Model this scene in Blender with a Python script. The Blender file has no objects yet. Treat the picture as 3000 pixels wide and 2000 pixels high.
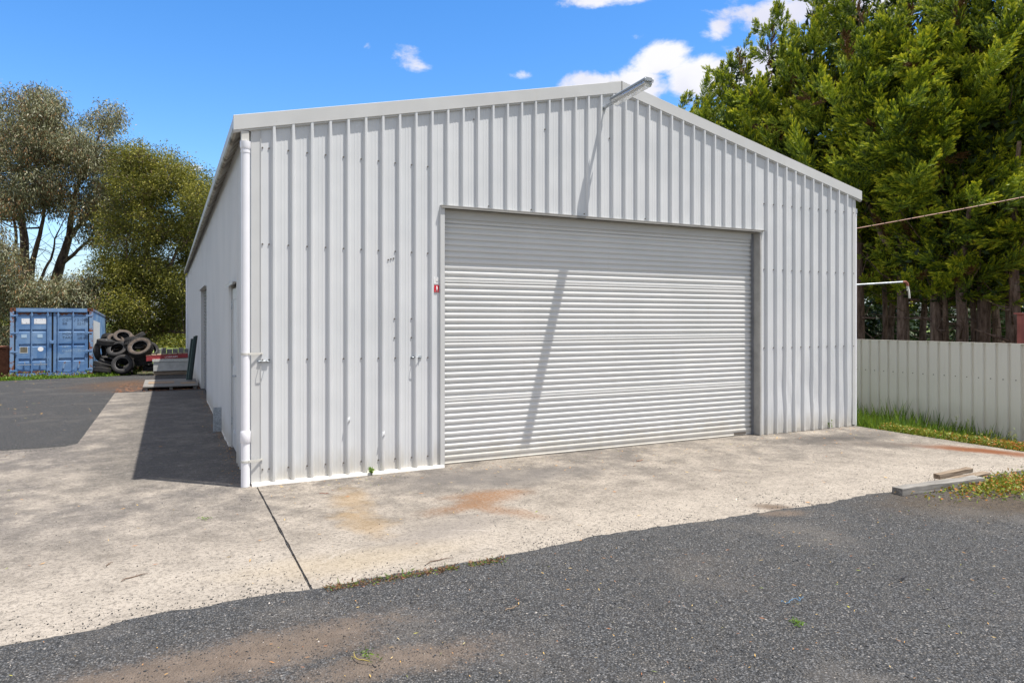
import bpy, bmesh, math, random
import numpy as np
from mathutils import Vector, Matrix, noise, Euler
R = math.radians
random.seed(7)
RNG = np.random.default_rng(11)
scene = bpy.context.scene
COL = scene.collection

# ------------------------------------------------------------------ camera
CAM = Vector((-0.755, -7.467, 1.67)); YAW = R(26.36); FPX = 2032.0
RT = Vector((math.cos(YAW), -math.sin(YAW), 0)); FW = Vector((math.sin(YAW), math.cos(YAW), 0))
cd = bpy.data.cameras.new('camera'); cam = bpy.data.objects.new('camera', cd); COL.objects.link(cam)
cam.location = CAM; cam.rotation_euler = (R(90), 0, -YAW)
cd.sensor_width = 36; cd.lens = 36*FPX/3000; cd.shift_y = -61/3000; cd.clip_end = 5000; cd.clip_start = 0.05
scene.camera = cam

def atd(px, py, Z):
    "world point seen at photo pixel px,py at depth Z metres"
    return CAM + RT*((px-1500)/FPX*Z) + FW*Z + Vector((0, 0, (939-py)/FPX*Z))
def atg(px, py, z=0.0):
    "world point on the level z seen at photo pixel px,py"
    return atd(px, py, (1.67-z)*FPX/(py-939))

def sm(a, b, x):
    t = np.clip((x-a)/(b-a), 0, 1); return t*t*(3-2*t)
def gz(x, y):
    "terrain height"
    x = np.asarray(x, float); y = np.asarray(y, float)
    z = -0.335*sm(10, 23, y) - 0.045*np.clip(y-23, 0, 16)
    right = -0.33*sm(9.02, 10.3, x)*sm(-3.2, -1.6, y)
    return np.minimum(z, right)
def g(x, y): return float(gz(x, y))

# ------------------------------------------------------------------ material helpers
def lin(c):
    return tuple(((v/255)/12.92 if v/255 <= .04045 else ((v/255+.055)/1.055)**2.4) for v in c)+(1,)
class M:
    def __init__(s, name, rough=.6, metal=0.0, spec=.5):
        s.m = bpy.data.materials.new(name); s.m.use_nodes = True; s.t = s.m.node_tree
        s.b = s.t.nodes['Principled BSDF']; s.b.inputs['Roughness'].default_value = rough
        s.b.inputs['Metallic'].default_value = metal; s.b.inputs['Specular IOR Level'].default_value = spec
        s._pos = None
    def n(s, ty, **k):
        nd = s.t.nodes.new(ty)
        for a, v in k.items(): setattr(nd, a, v)
        return nd
    def l(s, a, b): s.t.links.new(a, b)
    def put(s, sock, v):
        if isinstance(v, (int, float)): sock.default_value = v
        elif isinstance(v, tuple): sock.default_value = v if len(v) == len(sock.default_value) else v[:len(sock.default_value)]
        else: s.l(v, sock)
    def pos(s):
        if s._pos is None: s._pos = s.n('ShaderNodeNewGeometry').outputs['Position']
        return s._pos
    def obj(s): return s.n('ShaderNodeTexCoord').outputs['Object']
    def mapp(s, v, scale=(1, 1, 1), loc=(0, 0, 0), rot=(0, 0, 0)):
        nd = s.n('ShaderNodeMapping'); s.l(v, nd.inputs[0])
        nd.inputs['Scale'].default_value = scale; nd.inputs['Location'].default_value = loc; nd.inputs['Rotation'].default_value = rot
        return nd.outputs[0]
    def noise(s, scale, detail=4, rough=.55, vec=None, dist=0):
        nd = s.n('ShaderNodeTexNoise'); s.l(vec if vec is not None else s.pos(), nd.inputs['Vector'])
        nd.inputs['Scale'].default_value = scale; nd.inputs['Detail'].default_value = detail
        nd.inputs['Roughness'].default_value = rough; nd.inputs['Distortion'].default_value = dist
        return nd.outputs['Fac']
    def vor(s, scale, vec=None, out='Distance', feature='F1'):
        nd = s.n('ShaderNodeTexVoronoi'); s.l(vec if vec is not None else s.pos(), nd.inputs['Vector'])
        nd.feature = feature; nd.inputs['Scale'].default_value = scale
        return nd.outputs[out]
    def ramp(s, fac, pts, interp='LINEAR'):
        nd = s.n('ShaderNodeValToRGB'); s.l(fac, nd.inputs[0]); cr = nd.color_ramp; cr.interpolation = interp
        while len(cr.elements) < len(pts): cr.elements.new(0.5)
        for e, (p, c) in zip(cr.elements, pts):
            e.position = p; e.color = (c, c, c, 1) if isinstance(c, (int, float)) else (tuple(c)+(1,) if len(c) == 3 else c)
        return nd.outputs[0]
    def mix(s, f, a, b, mode='MIX'):
        nd = s.n('ShaderNodeMix', data_type='RGBA', blend_type=mode)
        s.put(nd.inputs[0], f)
        for sock, v in ((nd.inputs[6], a), (nd.inputs[7], b)):
            if isinstance(v, tuple) and len(v) == 3: v = v+(1,)
            if isinstance(v, (int, float)): v = (v, v, v, 1)
            s.put(sock, v)
        return nd.outputs[2]
    def math(s, op, a, b=0.0, c=None):
        nd = s.n('ShaderNodeMath', operation=op); s.put(nd.inputs[0], a); s.put(nd.inputs[1], b)
        if c is not None: s.put(nd.inputs[2], c)
        return nd.outputs[0]
    def sstep(s, v, a, b):
        nd = s.n('ShaderNodeMapRange', interpolation_type='SMOOTHSTEP'); s.put(nd.inputs[0], v)
        nd.inputs[1].default_value = a; nd.inputs[2].default_value = b
        return nd.outputs[0]
    def xyz(s, v=None):
        nd = s.n('ShaderNodeSeparateXYZ'); s.l(v if v is not None else s.pos(), nd.inputs[0]); return nd.outputs
    def col(s, v): s.put(s.b.inputs['Base Color'], v if not (isinstance(v, tuple) and len(v) == 3) else v+(1,)); return s
    def rough(s, v): s.put(s.b.inputs['Roughness'], v); return s
    def bump(s, h, strength=.4, dist=.01, prev=None):
        nd = s.n('ShaderNodeBump'); s.l(h, nd.inputs['Height']); nd.inputs['Strength'].default_value = strength
        nd.inputs['Distance'].default_value = dist
        if prev is not None: s.l(prev, nd.inputs['Normal'])
        s.l(nd.outputs[0], s.b.inputs['Normal']); return nd.outputs[0]
    def spot(s, cx, cy, rx, ry, rot=0.0, warp=.25, wscale=3.0):
        "0..1 stain mask on the ground round cx,cy with a ragged edge (world metres)"
        v = s.mapp(s.pos(), loc=(-cx, -cy, 0)); v = s.mapp(v, rot=(0, 0, -rot)); v = s.mapp(v, scale=(1/rx, 1/ry, 0))
        nd = s.n('ShaderNodeVectorMath', operation='LENGTH'); s.l(v, nd.inputs[0])
        d = s.math('ADD', nd.outputs['Value'], s.math('MULTIPLY', s.math('SUBTRACT', s.noise(wscale, 6, .65), .5), warp*4))
        return s.sstep(d, 1.3, .15)

def flat(name, c, rough=.6, metal=0, var=.15, vs=6.0):
    m = M(name, rough, metal)
    nf = m.noise(vs, 5, .6, m.obj())
    a = tuple(v*(1-var) for v in c[:3]); b = tuple(min(1, v*(1+var)) for v in c[:3])
    m.col(m.ramp(nf, [(.3, a), (.7, b)])); return m

# painted steel cladding: chalky off white with grime
def steel_paint(name, base, base2, grime, low=.35):
    m = M(name, .38, 0, .45)
    p = m.pos()
    streak = m.noise(1.0, 6, .6, m.mapp(p, scale=(9, 9, .35)))
    broad = m.noise(1.1, 3, .5)
    c = m.mix(m.sstep(broad, .3, .7), base, base2)
    c = m.mix(m.math('MULTIPLY', m.sstep(streak, .55, .8), .22), c, grime)
    z = m.xyz()[2]
    lowm = m.math('MULTIPLY', m.sstep(m.math('ADD', z, m.math('MULTIPLY', m.noise(7, 5, .7, m.mapp(p, scale=(1, 1, .3))), .5)), .62, .18), low)
    c = m.mix(lowm, c, (.42, .37, .28))
    sp = m.sstep(m.noise(60, 2, .5), .74, .78)
    c = m.mix(m.math('MULTIPLY', sp, .35), c, (.25, .22, .18))
    m.col(c); m.rough(m.ramp(m.noise(4, 4), [(.3, .32), (.7, .48)]))
    m.bump(m.noise(1.7, 2, .5, m.mapp(p, scale=(1, 1, .6))), .6, .03)
    return m
WALL = steel_paint('painted_wall_steel', (.60, .617, .632), (.645, .657, .668), (.42, .41, .38), .55)
# the right bay is dusty and streaked at the bottom
TRIMM = steel_paint('painted_trim_steel', (.53, .535, .53), (.57, .575, .57), (.46, .44, .39), .2)
ROLL = steel_paint('roller_door_steel', (.62, .625, .615), (.66, .66, .65), (.46, .43, .38), .5)
GREYM = flat('grey_flashing', (.30, .29, .27), .5)
GUTTER = M('stained_gutter', .5)
_s = GUTTER.noise(1, 6, .7, GUTTER.mapp(GUTTER.pos(), scale=(3, 5, 3)))
GUTTER.col(GUTTER.ramp(_s, [(.42, (.40, .38, .34)), (.52, (.26, .23, .18)), (.60, (.07, .06, .045))]))
PVC = flat('white_pvc', (.80, .80, .84), .28, 0, .03)
PVCOLD = flat('weathered_pvc', (.55, .54, .50), .5, 0, .12)
GALV = M('galvanised_steel', .42, .75)
GALV.col(GALV.ramp(GALV.vor(60, GALV.obj(), 'Color'), [(.2, (.30, .33, .36)), (.8, (.50, .53, .56))]))
SCREW = flat('screw_heads', (.16, .14, .12), .5, .5)
DARK = flat('dark_gap', (.012, .012, .012), .9)
DOORP = steel_paint('door_paint', (.56, .58, .60), (.62, .63, .64), (.45, .44, .42), .2)
GREYROLL = flat('grey_roller_steel', (.20, .195, .19), .45)
MORTAR = flat('white_mortar', (.72, .70, .66), .8, 0, .1, 12)
ROOFM = steel_paint('roof_steel', (.60, .61, .62), (.66, .67, .67), (.5, .48, .44), 0)

# concrete
def concrete(name, stains=True):
    m = M(name, .85, 0, .25); p = m.pos()
    big = m.noise(.55, 5, .6, dist=.4)
    mid = m.noise(2.6, 7, .68, m.mapp(p, scale=(1, 1.0, 1)))
    fine = m.noise(38, 5, .75); grit = m.noise(170, 2, .7)
    c = m.ramp(mid, [(.32, (.165, .144, .120)), (.48, (.265, .234, .198)), (.66, (.345, .305, .259))])
    y = m.xyz()[1]; x = m.xyz()[0]
    # front strip and traffic area are paler, stained darker near the wall, also darker along the shed side
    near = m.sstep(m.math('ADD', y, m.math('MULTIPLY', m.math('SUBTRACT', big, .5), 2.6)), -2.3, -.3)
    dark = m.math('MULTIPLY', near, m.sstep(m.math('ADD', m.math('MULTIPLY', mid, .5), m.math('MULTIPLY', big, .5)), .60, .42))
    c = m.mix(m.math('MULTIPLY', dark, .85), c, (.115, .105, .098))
    st0 = m.noise(1.0, 9, .75, m.mapp(p, scale=(2.2, 4.5, 1)), dist=.8)
    c = m.mix(m.math('MULTIPLY', m.sstep(st0, .54, .68), .5), c, (.10, .09, .08))
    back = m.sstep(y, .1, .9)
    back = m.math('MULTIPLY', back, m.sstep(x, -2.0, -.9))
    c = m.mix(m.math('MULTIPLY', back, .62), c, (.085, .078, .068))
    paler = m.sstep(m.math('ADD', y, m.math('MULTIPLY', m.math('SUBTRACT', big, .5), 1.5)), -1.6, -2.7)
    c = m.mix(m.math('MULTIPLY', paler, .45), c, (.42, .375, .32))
    blot = m.noise(15, 10, .82, dist=.5)
    c = m.mix(m.math('MULTIPLY', m.sstep(blot, .50, .64), .62), c, (.085, .076, .066))
    c = m.mix(m.math('MULTIPLY', m.sstep(blot, .47, .36), .5), c, (.36, .325, .285))
    c = m.mix(m.sstep(fine, .50, .60), c, m.mix(.50, c, (.055, .047, .04)))
    c = m.mix(m.math('MULTIPLY', m.sstep(grit, .52, .66), .6), c, (.085, .077, .07))
    pit = m.vor(34, m.mapp(p, scale=(1, 1.3, 1)))
    c = m.mix(m.math('MULTIPLY', m.math('MULTIPLY', m.sstep(pit, .22, .08), m.sstep(m.noise(3, 4, .7), .42, .6)), .75), c, (.05, .045, .04))
    c = m.mix(m.math('MULTIPLY', m.sstep(m.vor(26, m.mapp(p, loc=(3, 5, 0))), .13, .05), .5), c, (.5, .46, .41))
    c = m.mix(m.math('MULTIPLY', m.sstep(m.noise(120, 2, .5), .62, .72), .5), c, (.48, .45, .41))
    if stains:
        def st(c, sp, rgb, k, nz=None):
            rgb = tuple(v*.8 for v in rgb)
            f = m.math('MULTIPLY', sp, k)
            if nz is not None: f = m.math('MULTIPLY', f, m.math('ADD', .55, m.math('MULTIPLY', m.sstep(nz, .40, .58), .6)))
            return m.mix(f, c, rgb)
        q = atg(1430, 1450); q2 = atg(1385, 1478); q3 = atg(1515, 1500)
        rust = (.235, .115, .048)
        c = st(c, m.spot(q.x, q.y, .46, .22, 0, .34, 4), rust, .78, fine)
        c = st(c, m.spot(q2.x, q2.y, .60, .16, R(12), .34, 5), rust, .6, fine)
        c = st(c, m.spot(q3.x-.12, q3.y+.15, .52, .15, R(-58), .34, 5), rust, .6, fine)
        q = atg(1030, 1465); c = st(c, m.spot(q.x, q.y, .55, .20, R(80), .5, 5), (.34, .22, .09), .42)
        q = atg(1065, 1530); c = st(c, m.spot(q.x, q.y, .50, .22, R(95), .5, 5), (.34, .22, .09), .42)
        q = atg(2830, 1316); c = st(c, m.spot(q.x, q.y, .75, .20, R(-55), .2, 4), (.20, .075, .03), .95)
        q = atg(2900, 1322); c = st(c, m.spot(q.x, q.y, .70, .22, R(-75), .2, 4), (.20, .075, .03), .95)
        q = atg(2440, 1285); c = st(c, m.spot(q.x, q.y, 1.1, .32, R(-10), .3, 3), (.06, .056, .055), .75)
        q = atg(2560, 1300); c = st(c, m.spot(q.x, q.y, .9, .3, R(-40), .3, 3), (.10, .085, .075), .6)
        q = atg(1250, 1405); c = st(c, m.spot(q.x+.3, q.y, .95, .38, R(8), .3, 3), (.13, .12, .115), .7)
        q = atg(1500, 1400); c = st(c, m.spot(q.x+.1, q.y, 1.1, .42, R(4), .3, 3), (.14, .13, .125), .6)
        q = atg(1050, 1640); c = st(c, m.spot(q.x, q.y, .9, .28, R(0), .3, 3), (.40, .32, .20), .35)
        q = atg(2262, 1484); c = st(c, m.spot(q.x, q.y, .22, .12, R(-40), .15, 8), (.15, .11, .08), .9)
        q = atg(1300, 1550); c = st(c, m.spot(q.x, q.y, .7, .3, R(20), .3, 3), (.20, .18, .165), .55)
        # pale curved scratch marks
        nd = m.n('ShaderNodeVectorMath', operation='LENGTH')
        m.l(m.mapp(p, loc=(-.95, 1.35+1.9, 0), scale=(1, 1, 0)), nd.inputs[0])
        ring = m.math('ABSOLUTE', m.math('SUBTRACT', nd.outputs['Value'], 1.0))
        rk = m.math('MULTIPLY', m.sstep(ring, .028, .006), m.math('MULTIPLY', m.sstep(m.noise(1.7, 2), .48, .56), m.sstep(m.noise(30, 4, .7), .4, .6)))
        c = m.mix(m.math('MULTIPLY', rk, .3), c, (.5, .46, .42))
    # hairline crack
    wx = m.math('ADD', x, m.math('MULTIPLY', m.noise(1.3, 6, .6), 1.3))
    m.col(c)
    m.bump(m.math('ADD', fine, m.math('MULTIPLY', grit, .7)), .55, .004)
    return m
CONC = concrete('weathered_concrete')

# gravel
def gravelmat(name, sc=85.0, brown=True, k=1.0):
    m = M(name, .9, 0, .3); p = m.pos()
    warp = m.n('ShaderNodeVectorMath', operation='ADD')
    d1 = m.vor(sc); c1 = m.vor(sc, out='Color'); d2 = m.vor(sc*2.3); c2 = m.vor(sc*2.3, out='Color')
    r1 = m.xyz(c1)[0]; r2 = m.xyz(c2)[1]
    col = m.ramp(r1, [(0, (.022*k, .024*k, .027*k)), (.45, (.055*k, .058*k, .063*k)), (.8, (.11*k, .113*k, .118*k)), (.97, (.17*k, .165*k, .16*k)), (1, (.36, .33, .30))])
    colb = m.ramp(r2, [(0, (.02*k, .022*k, .025*k)), (.5, (.06*k, .062*k, .066*k)), (.9, (.12*k, .12*k, .12*k)), (1, (.28, .24, .19))])
    sel = m.sstep(m.noise(14, 3), .42, .58)
    c = m.mix(sel, col, colb)
    gap = m.sstep(d1, .35, .62)
    c = m.mix(m.math('MULTIPLY', gap, .75), c, (.022, .021, .020))
    dust = m.sstep(m.noise(1.0, 6, .62), .50, .72)
    c = m.mix(m.math('MULTIPLY', dust, .38), c, (.16, .145, .13))
    if brown:
        fines = m.math('MULTIPLY', m.sstep(m.noise(42, 4, .7), .36, .5), 1)
        sp = None
        for (px, py, rx, ry, a, kk) in ((760, 1905, 1.0, .34, 5, .95), (420, 1985, .9, .34, 10, .9), (1180, 1925, .75, .22, -5, .85), (2120, 1700, .5, .3, 0, .22), (2010, 1640, .6, .25, 0, .22), (2300, 1505, .30, .14, -15, .8)):
            q = atg(px, py); s_ = m.math('MULTIPLY', m.spot(q.x, q.y, rx, ry, R(a), .25, 3), kk)
            sp = s_ if sp is None else m.math('MAXIMUM', sp, s_)
        keep = m.sstep(m.math('ADD', m.noise(34, 6, .8), m.math('MULTIPLY', sp, .34)), .62, .70)
        bc = m.ramp(m.noise(9, 6, .7), [(.3, (.115, .088, .068)), (.7, (.185, .145, .115))])
        c = m.mix(m.math('MULTIPLY', sp, m.math('ADD', .18, m.math('MULTIPLY', keep, .82))), c, bc)
        soil = None
        q = atg(2960, 1470); soil = m.spot(q.x+.1, q.y, 1.5, .55, R(-18), .3, 2)
        c = m.mix(m.math('MULTIPLY', soil, .8), c, m.ramp(m.noise(20, 5, .7), [(.3, (.045, .034, .024)), (.7, (.12, .09, .06))]))
    else:
        # rusty leaf stained soil beside the far end of the shed
        sp = m.spot(-1.7, 14.5, 1.4, 3.2, 0, .3, 1.2)
        c = m.mix(m.math('MULTIPLY', sp, .75), c, m.ramp(m.noise(18, 5, .7), [(.3, (.05, .03, .018)), (.7, (.17, .095, .05))]))
    m.col(c)
    b = m.bump(m.math('SUBTRACT', m.math('MULTIPLY', m.math('SUBTRACT', 1, d1), 1), m.math('MULTIPLY', d2, .4)), .9, .010)
    return m
GRAVEL = gravelmat('blue_grey_gravel', 88, True, 1.32)
CHIP = gravelmat('chip_seal', 110, False, 1.05)

SOIL = M('soil_and_grass', .95, 0, .2)
_z = SOIL.noise(.25, 6, .6)
_c = SOIL.ramp(SOIL.noise(12, 5, .7), [(.3, (.035, .045, .015)), (.7, (.11, .10, .05))])
_far = SOIL.sstep(SOIL.xyz()[1], 30, 44)
_c = SOIL.mix(_far, _c, SOIL.ramp(_z, [(.35, (.10, .16, .03)), (.65, (.20, .24, .07))]))
SOIL.col(_c)

def leafmat(name, stops, rough=.5, trans=.25, spec=.4):
    "colour comes from a per-leaf tint value"
    m = M(name, rough, 0, spec)
    at = m.n('ShaderNodeAttribute', attribute_name='tint')
    c = m.ramp(at.outputs['Fac'], stops); m.col(c)
    tr = m.n('ShaderNodeBsdfTranslucent'); m.l(m.mix(.5, c, (.25, .30, .02), 'MIX') if trans > .2 else c, tr.inputs['Color'])
    ms = m.n('ShaderNodeMixShader'); ms.inputs[0].default_value = trans
    m.l(m.b.outputs[0], ms.inputs[1]); m.l(tr.outputs[0], ms.inputs[2])
    m.l(ms.outputs[0], m.t.nodes['Material Output'].inputs[0]); return m
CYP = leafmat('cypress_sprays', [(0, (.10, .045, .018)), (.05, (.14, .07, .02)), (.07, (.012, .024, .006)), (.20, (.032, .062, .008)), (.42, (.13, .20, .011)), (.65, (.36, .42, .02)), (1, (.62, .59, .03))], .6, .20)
GUM = leafmat('gum_leaves', [(0, (.26, .13, .055)), (.28, (.22, .145, .055)), (.36, (.10, .11, .045)), (.65, (.18, .185, .09)), (.9, (.29, .29, .165)), (1, (.46, .45, .32))], .48, .2, .4)
WATTLE = leafmat('wattle_leaves', [(0, (.16, .075, .04)), (.08, (.13, .08, .03)), (.12, (.028, .038, .008)), (.45, (.11, .115, .014)), (.8, (.25, .23, .025)), (1, (.38, .33, .05))], .6, .22)
GRASSM = leafmat('grass_blades', [(0, (.20, .17, .05)), (.12, (.04, .10, .012)), (.6, (.10, .22, .02)), (1, (.24, .34, .04))], .6, .35)
WEEDM = leafmat('weed_leaves', [(0, (.52, .13, .03)), (.25, (.42, .16, .03)), (.34, (.30, .24, .03)), (.55, (.12, .19, .02)), (1, (.26, .30, .03))], .5, .25)
REDWEED = leafmat('dry_weed_leaves', [(0, (.22, .09, .05)), (.45, (.20, .12, .06)), (.5, (.07, .12, .02)), (1, (.20, .30, .03))], .5, .2)
LITTER = leafmat('dry_leaf_colours', [(0, (.10, .05, .03)), (.25, (.30, .12, .05)), (.5, (.55, .27, .08)), (.7, (.60, .40, .10)), (.88, (.45, .36, .22)), (.95, (.12, .17, .03)), (1, (.45, .42, .06))], .7, .0)
STONE = leafmat('loose_stone_colours', [(0, (.018, .02, .023)), (.5, (.055, .058, .064)), (.9, (.11, .112, .118)), (.96, (.2, .19, .175)), (1, (.5, .46, .42))], .85, .0, .3)
BARK = M('dark_bark', .95, 0, .15)
_v = BARK.noise(1, 6, .7, BARK.mapp(BARK.pos(), scale=(16, 16, 3)))
BARK.col(BARK.ramp(_v, [(.35, (.08, .055, .042)), (.55, (.22, .155, .12)), (.75, (.36, .28, .23))])); BARK.bump(_v, .8, .03)
GUMBARK = M('gum_bark', .85, 0, .2)
_v = GUMBARK.noise(1, 6, .7, GUMBARK.mapp(GUMBARK.pos(), scale=(6, 6, 1.2)))
GUMBARK.col(GUMBARK.ramp(_v, [(.38, (.05, .035, .028)), (.52, (.13, .095, .075)), (.72, (.28, .22, .18))])); GUMBARK.bump(_v, .6, .03)

# container paint
def contpaint():
    m = M('faded_blue_paint', .5, 0, .4); p = m.obj()
    a = m.noise(1.3, 5, .6, p); b = m.noise(9, 6, .75, p)
    c = m.ramp(a, [(.35, (.075, .165, .34)), (.5, (.13, .235, .41)), (.68, (.20, .31, .47))])
    z = m.xyz(p)[2]
    blotch = m.math('MULTIPLY', m.sstep(m.noise(2.2, 1, .3, p), .52, .56), m.sstep(z, 1.55, 1.2))
    c = m.mix(m.math('MULTIPLY', blotch, .6), c, (.055, .15, .34))
    r = m.math('ADD', b, m.math('MULTIPLY', m.sstep(m.math('ABSOLUTE', m.math('SUBTRACT', z, 1.28)), .98, 1.16), .10))
    c = m.mix(m.sstep(r, .70, .74), c, (.16, .055, .025)); m.col(c); return m
BLUE = contpaint()
RUSTY = M('rusted_blue_steel', .75, 0, .3)
_r = RUSTY.noise(5, 6, .7, RUSTY.obj())
RUSTY.col(RUSTY.mix(RUSTY.sstep(_r, .52, .56), (.18, .28, .43), RUSTY.ramp(RUSTY.noise(14, 5, .7, RUSTY.obj()), [(.3, (.10, .03, .016)), (.7, (.26, .10, .05))])))
RUST = M('brown_rust', .85, 0, .2)
RUST.col(RUST.ramp(RUST.noise(5, 7, .7, RUST.obj()), [(.3, (.06, .025, .015)), (.55, (.16, .065, .035)), (.75, (.27, .13, .08))]))
REDST = flat('faded_red_steel', (.33, .095, .075), .6, 0, .25, 3)
RUBBER = M('dusty_rubber', .75, 0, .35)
RUBBER.col(RUBBER.ramp(RUBBER.noise(5, 5, .7, RUBBER.obj()), [(.35, (.014, .014, .015)), (.55, (.026, .025, .025)), (.75, (.06, .05, .043))]))
BROWNRUB = M('muddy_rubber', .85, 0, .25)
BROWNRUB.col(BROWNRUB.ramp(BROWNRUB.noise(6, 5, .7, BROWNRUB.obj()), [(.35, (.045, .036, .030)), (.6, (.105, .083, .068))]))
BEAD = flat('worn_bead', (.20, .20, .21), .3)
OLDWOOD = M('grey_timber', .9, 0, .2)
_w = OLDWOOD.noise(1, 6, .7, OLDWOOD.mapp(OLDWOOD.obj(), scale=(3, 45, 45)))
OLDWOOD.col(OLDWOOD.ramp(_w, [(.3, (.09, .082, .075)), (.5, (.21, .20, .185)), (.7, (.34, .325, .305))])); OLDWOOD.bump(_w, .6, .006)
TANWOOD = M('tan_timber', .9, 0, .2)
_w = TANWOOD.noise(1, 6, .7, TANWOOD.mapp(TANWOOD.obj(), scale=(3, 45, 45)))
TANWOOD.col(TANWOOD.ramp(_w, [(.3, (.09, .062, .042)), (.5, (.22, .17, .125)), (.7, (.34, .285, .225))])); TANWOOD.bump(_w, .6, .006)
REDWOOD = flat('red_painted_timber', (.30, .035, .04), .6, 0, .3, 8)
PANELM = flat('grey_white_panel', (.44, .44, .42), .8, 0, .15, 5)
BLOCKM = flat('grey_concrete_block', (.24, .235, .22), .9, 0, .2, 10)
GREENP = flat('dark_green_paint', (.012, .03, .028), .45, 0, .3, 6)
LIGHTG = flat('pale_green_edge', (.12, .19, .17), .5, 0, .2, 6)
SIGNRED = flat('sign_red', (.60, .012, .03), .4, 0, .02)
SIGNW = flat('sticker_white', (.80, .80, .80), .4, 0, .03)
INK = flat('faded_ink', (.06, .10, .17), .7, 0, .3, 20)
INKD = flat('dark_ink', (.03, .03, .035), .7)
FADED = flat('faded_label', (.34, .47, .60), .6, 0, .1)
FENCEM = steel_paint('fence_steel', (.73, .70, .635), (.77, .74, .675), (.56, .53, .46), .25)
DIFF = M('cloudy_diffuser', .25, 0, .5)
DIFF.b.inputs['Transmission Weight'].default_value = .75
DIFF.col((.78, .78, .76)); DIFF.b.inputs['IOR'].default_value = 1.15
TUBE = flat('lamp_tube', (.75, .75, .74), .3, 0, .02)
HOUS = flat('grey_housing', (.26, .29, .32), .5, 0, .12)
COPPER = flat('copper_brown_sheath', (.42, .24, .17), .5, 0, .15)
ELBOW = flat('red_primer', (.26, .09, .06), .6, 0, .2)

# ------------------------------------------------------------------ mesh helpers
class MB:
    def __init__(s): s.v = []; s.f = []; s.mi = []; s.sm = []
    def add(s, vs, fs, mi=0, smooth=False):
        o = len(s.v); s.v += [tuple(v) for v in vs]
        for f in fs: s.f.append(tuple(o+i for i in f)); s.mi.append(mi); s.sm.append(smooth)
        return s
    def box(s, a, b, mi=0, rot=None, piv=None):
        x0, y0, z0 = a; x1, y1, z1 = b
        vs = [Vector(p) for p in ((x0, y0, z0), (x1, y0, z0), (x1, y1, z0), (x0, y1, z0), (x0, y0, z1), (x1, y0, z1), (x1, y1, z1), (x0, y1, z1))]
        if rot is not None:
            piv = Vector(piv or ((x0+x1)/2, (y0+y1)/2, (z0+z1)/2)); vs = [piv+rot@(v-piv) for v in vs]
        return s.add(vs, [(0, 3, 2, 1), (4, 5, 6, 7), (0, 1, 5, 4), (1, 2, 6, 5), (2, 3, 7, 6), (3, 0, 4, 7)], mi)
    def beam(s, p, q, w, h, up=(0, 0, 1), mi=0):
        p = Vector(p); q = Vector(q); d = (q-p).normalized(); u = Vector(up); r = d.cross(u).normalized(); u = r.cross(d)
        vs = [a+r*i*w/2+u*j*h/2 for a in (p, q) for (i, j) in ((-1, -1), (1, -1), (1, 1), (-1, 1))]
        return s.add(vs, [(0, 1, 2, 3), (7, 6, 5, 4), (0, 4, 5, 1), (1, 5, 6, 2), (2, 6, 7, 3), (3, 7, 4, 0)], mi)
    def tube(s, pts, rad, seg=10, mi=0, caps=True, smooth=True):
        pts = [Vector(p) for p in pts]; rad = rad if isinstance(rad, (list, tuple)) else [rad]*len(pts)
        vs = []; n = len(pts); ref = None
        for i, p in enumerate(pts):
            d = (pts[min(i+1, n-1)]-pts[max(i-1, 0)]).normalized()
            if ref is None: ref = d.orthogonal().normalized()
            ref = (ref-d*ref.dot(d)); ref = ref.normalized() if ref.length > 1e-6 else d.orthogonal().normalized()
            b = d.cross(ref)
            for k in range(seg):
                a = 2*math.pi*k/seg; vs.append(p+(ref*math.cos(a)+b*math.sin(a))*rad[i])
        fs = [(i*seg+k, i*seg+(k+1) % seg, (i+1)*seg+(k+1) % seg, (i+1)*seg+k) for i in range(n-1) for k in range(seg)]
        s.add(vs, fs, mi, smooth)
        if caps:
            s.add(vs[:seg][::-1], [tuple(range(seg))], mi); s.add(vs[-seg:], [tuple(range(seg))], mi)
        return s
    def sheet(s, prof, z0, z1, mp, mi=0, smooth=False):
        "prof: list of (a,d); z0,z1 numbers or functions of a; mp maps (a,d,z)->point"
        f0 = z0 if callable(z0) else (lambda a: z0); f1 = z1 if callable(z1) else (lambda a: z1)
        vs = []
        for a, d in prof: vs.append(mp(a, d, f0(a))); vs.append(mp(a, d, f1(a)))
        return s.add(vs, [(2*i, 2*i+2, 2*i+3, 2*i+1) for i in range(len(prof)-1)], mi, smooth)
    def build(s, name, mats, parent=None, loc=None):
        me = bpy.data.meshes.new(name); off = Vector(loc) if loc is not None else Vector((0, 0, 0))
        me.from_pydata([Vector(v)-off for v in s.v], [], s.f)
        for m in (mats if isinstance(mats, (list, tuple)) else [mats]): me.materials.append(m.m if isinstance(m, M) else m)
        me.polygons.foreach_set('material_index', s.mi); me.polygons.foreach_set('use_smooth', s.sm); me.update()
        o = bpy.data.objects.new(name, me); COL.objects.link(o); o.location = off
        if parent is not None:
            o.parent = parent; o.location = off-Vector(PW.get(parent.name, (0, 0, 0))) if not parent.get('_w') else off
            PW[o.name] = off
        else: PW[o.name] = off
        return o
PW = {}
def tag(o, label=None, cat=None, group=None, kind=None):
    for k, v in (('label', label), ('category', cat), ('group', group), ('kind', kind)):
        if v: o[k] = v
    return o
def empty(name, loc, label=None, cat=None, group=None):
    o = bpy.data.objects.new(name, None); o.empty_display_size = .2; COL.objects.link(o); o.location = loc
    PW[o.name] = Vector(loc); return tag(o, label, cat, group)
def bevel(o, w=.005, seg=2):
    b = o.modifiers.new('b', 'BEVEL'); b.width = w; b.segments = seg; b.limit_method = 'ANGLE'; return o
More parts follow.
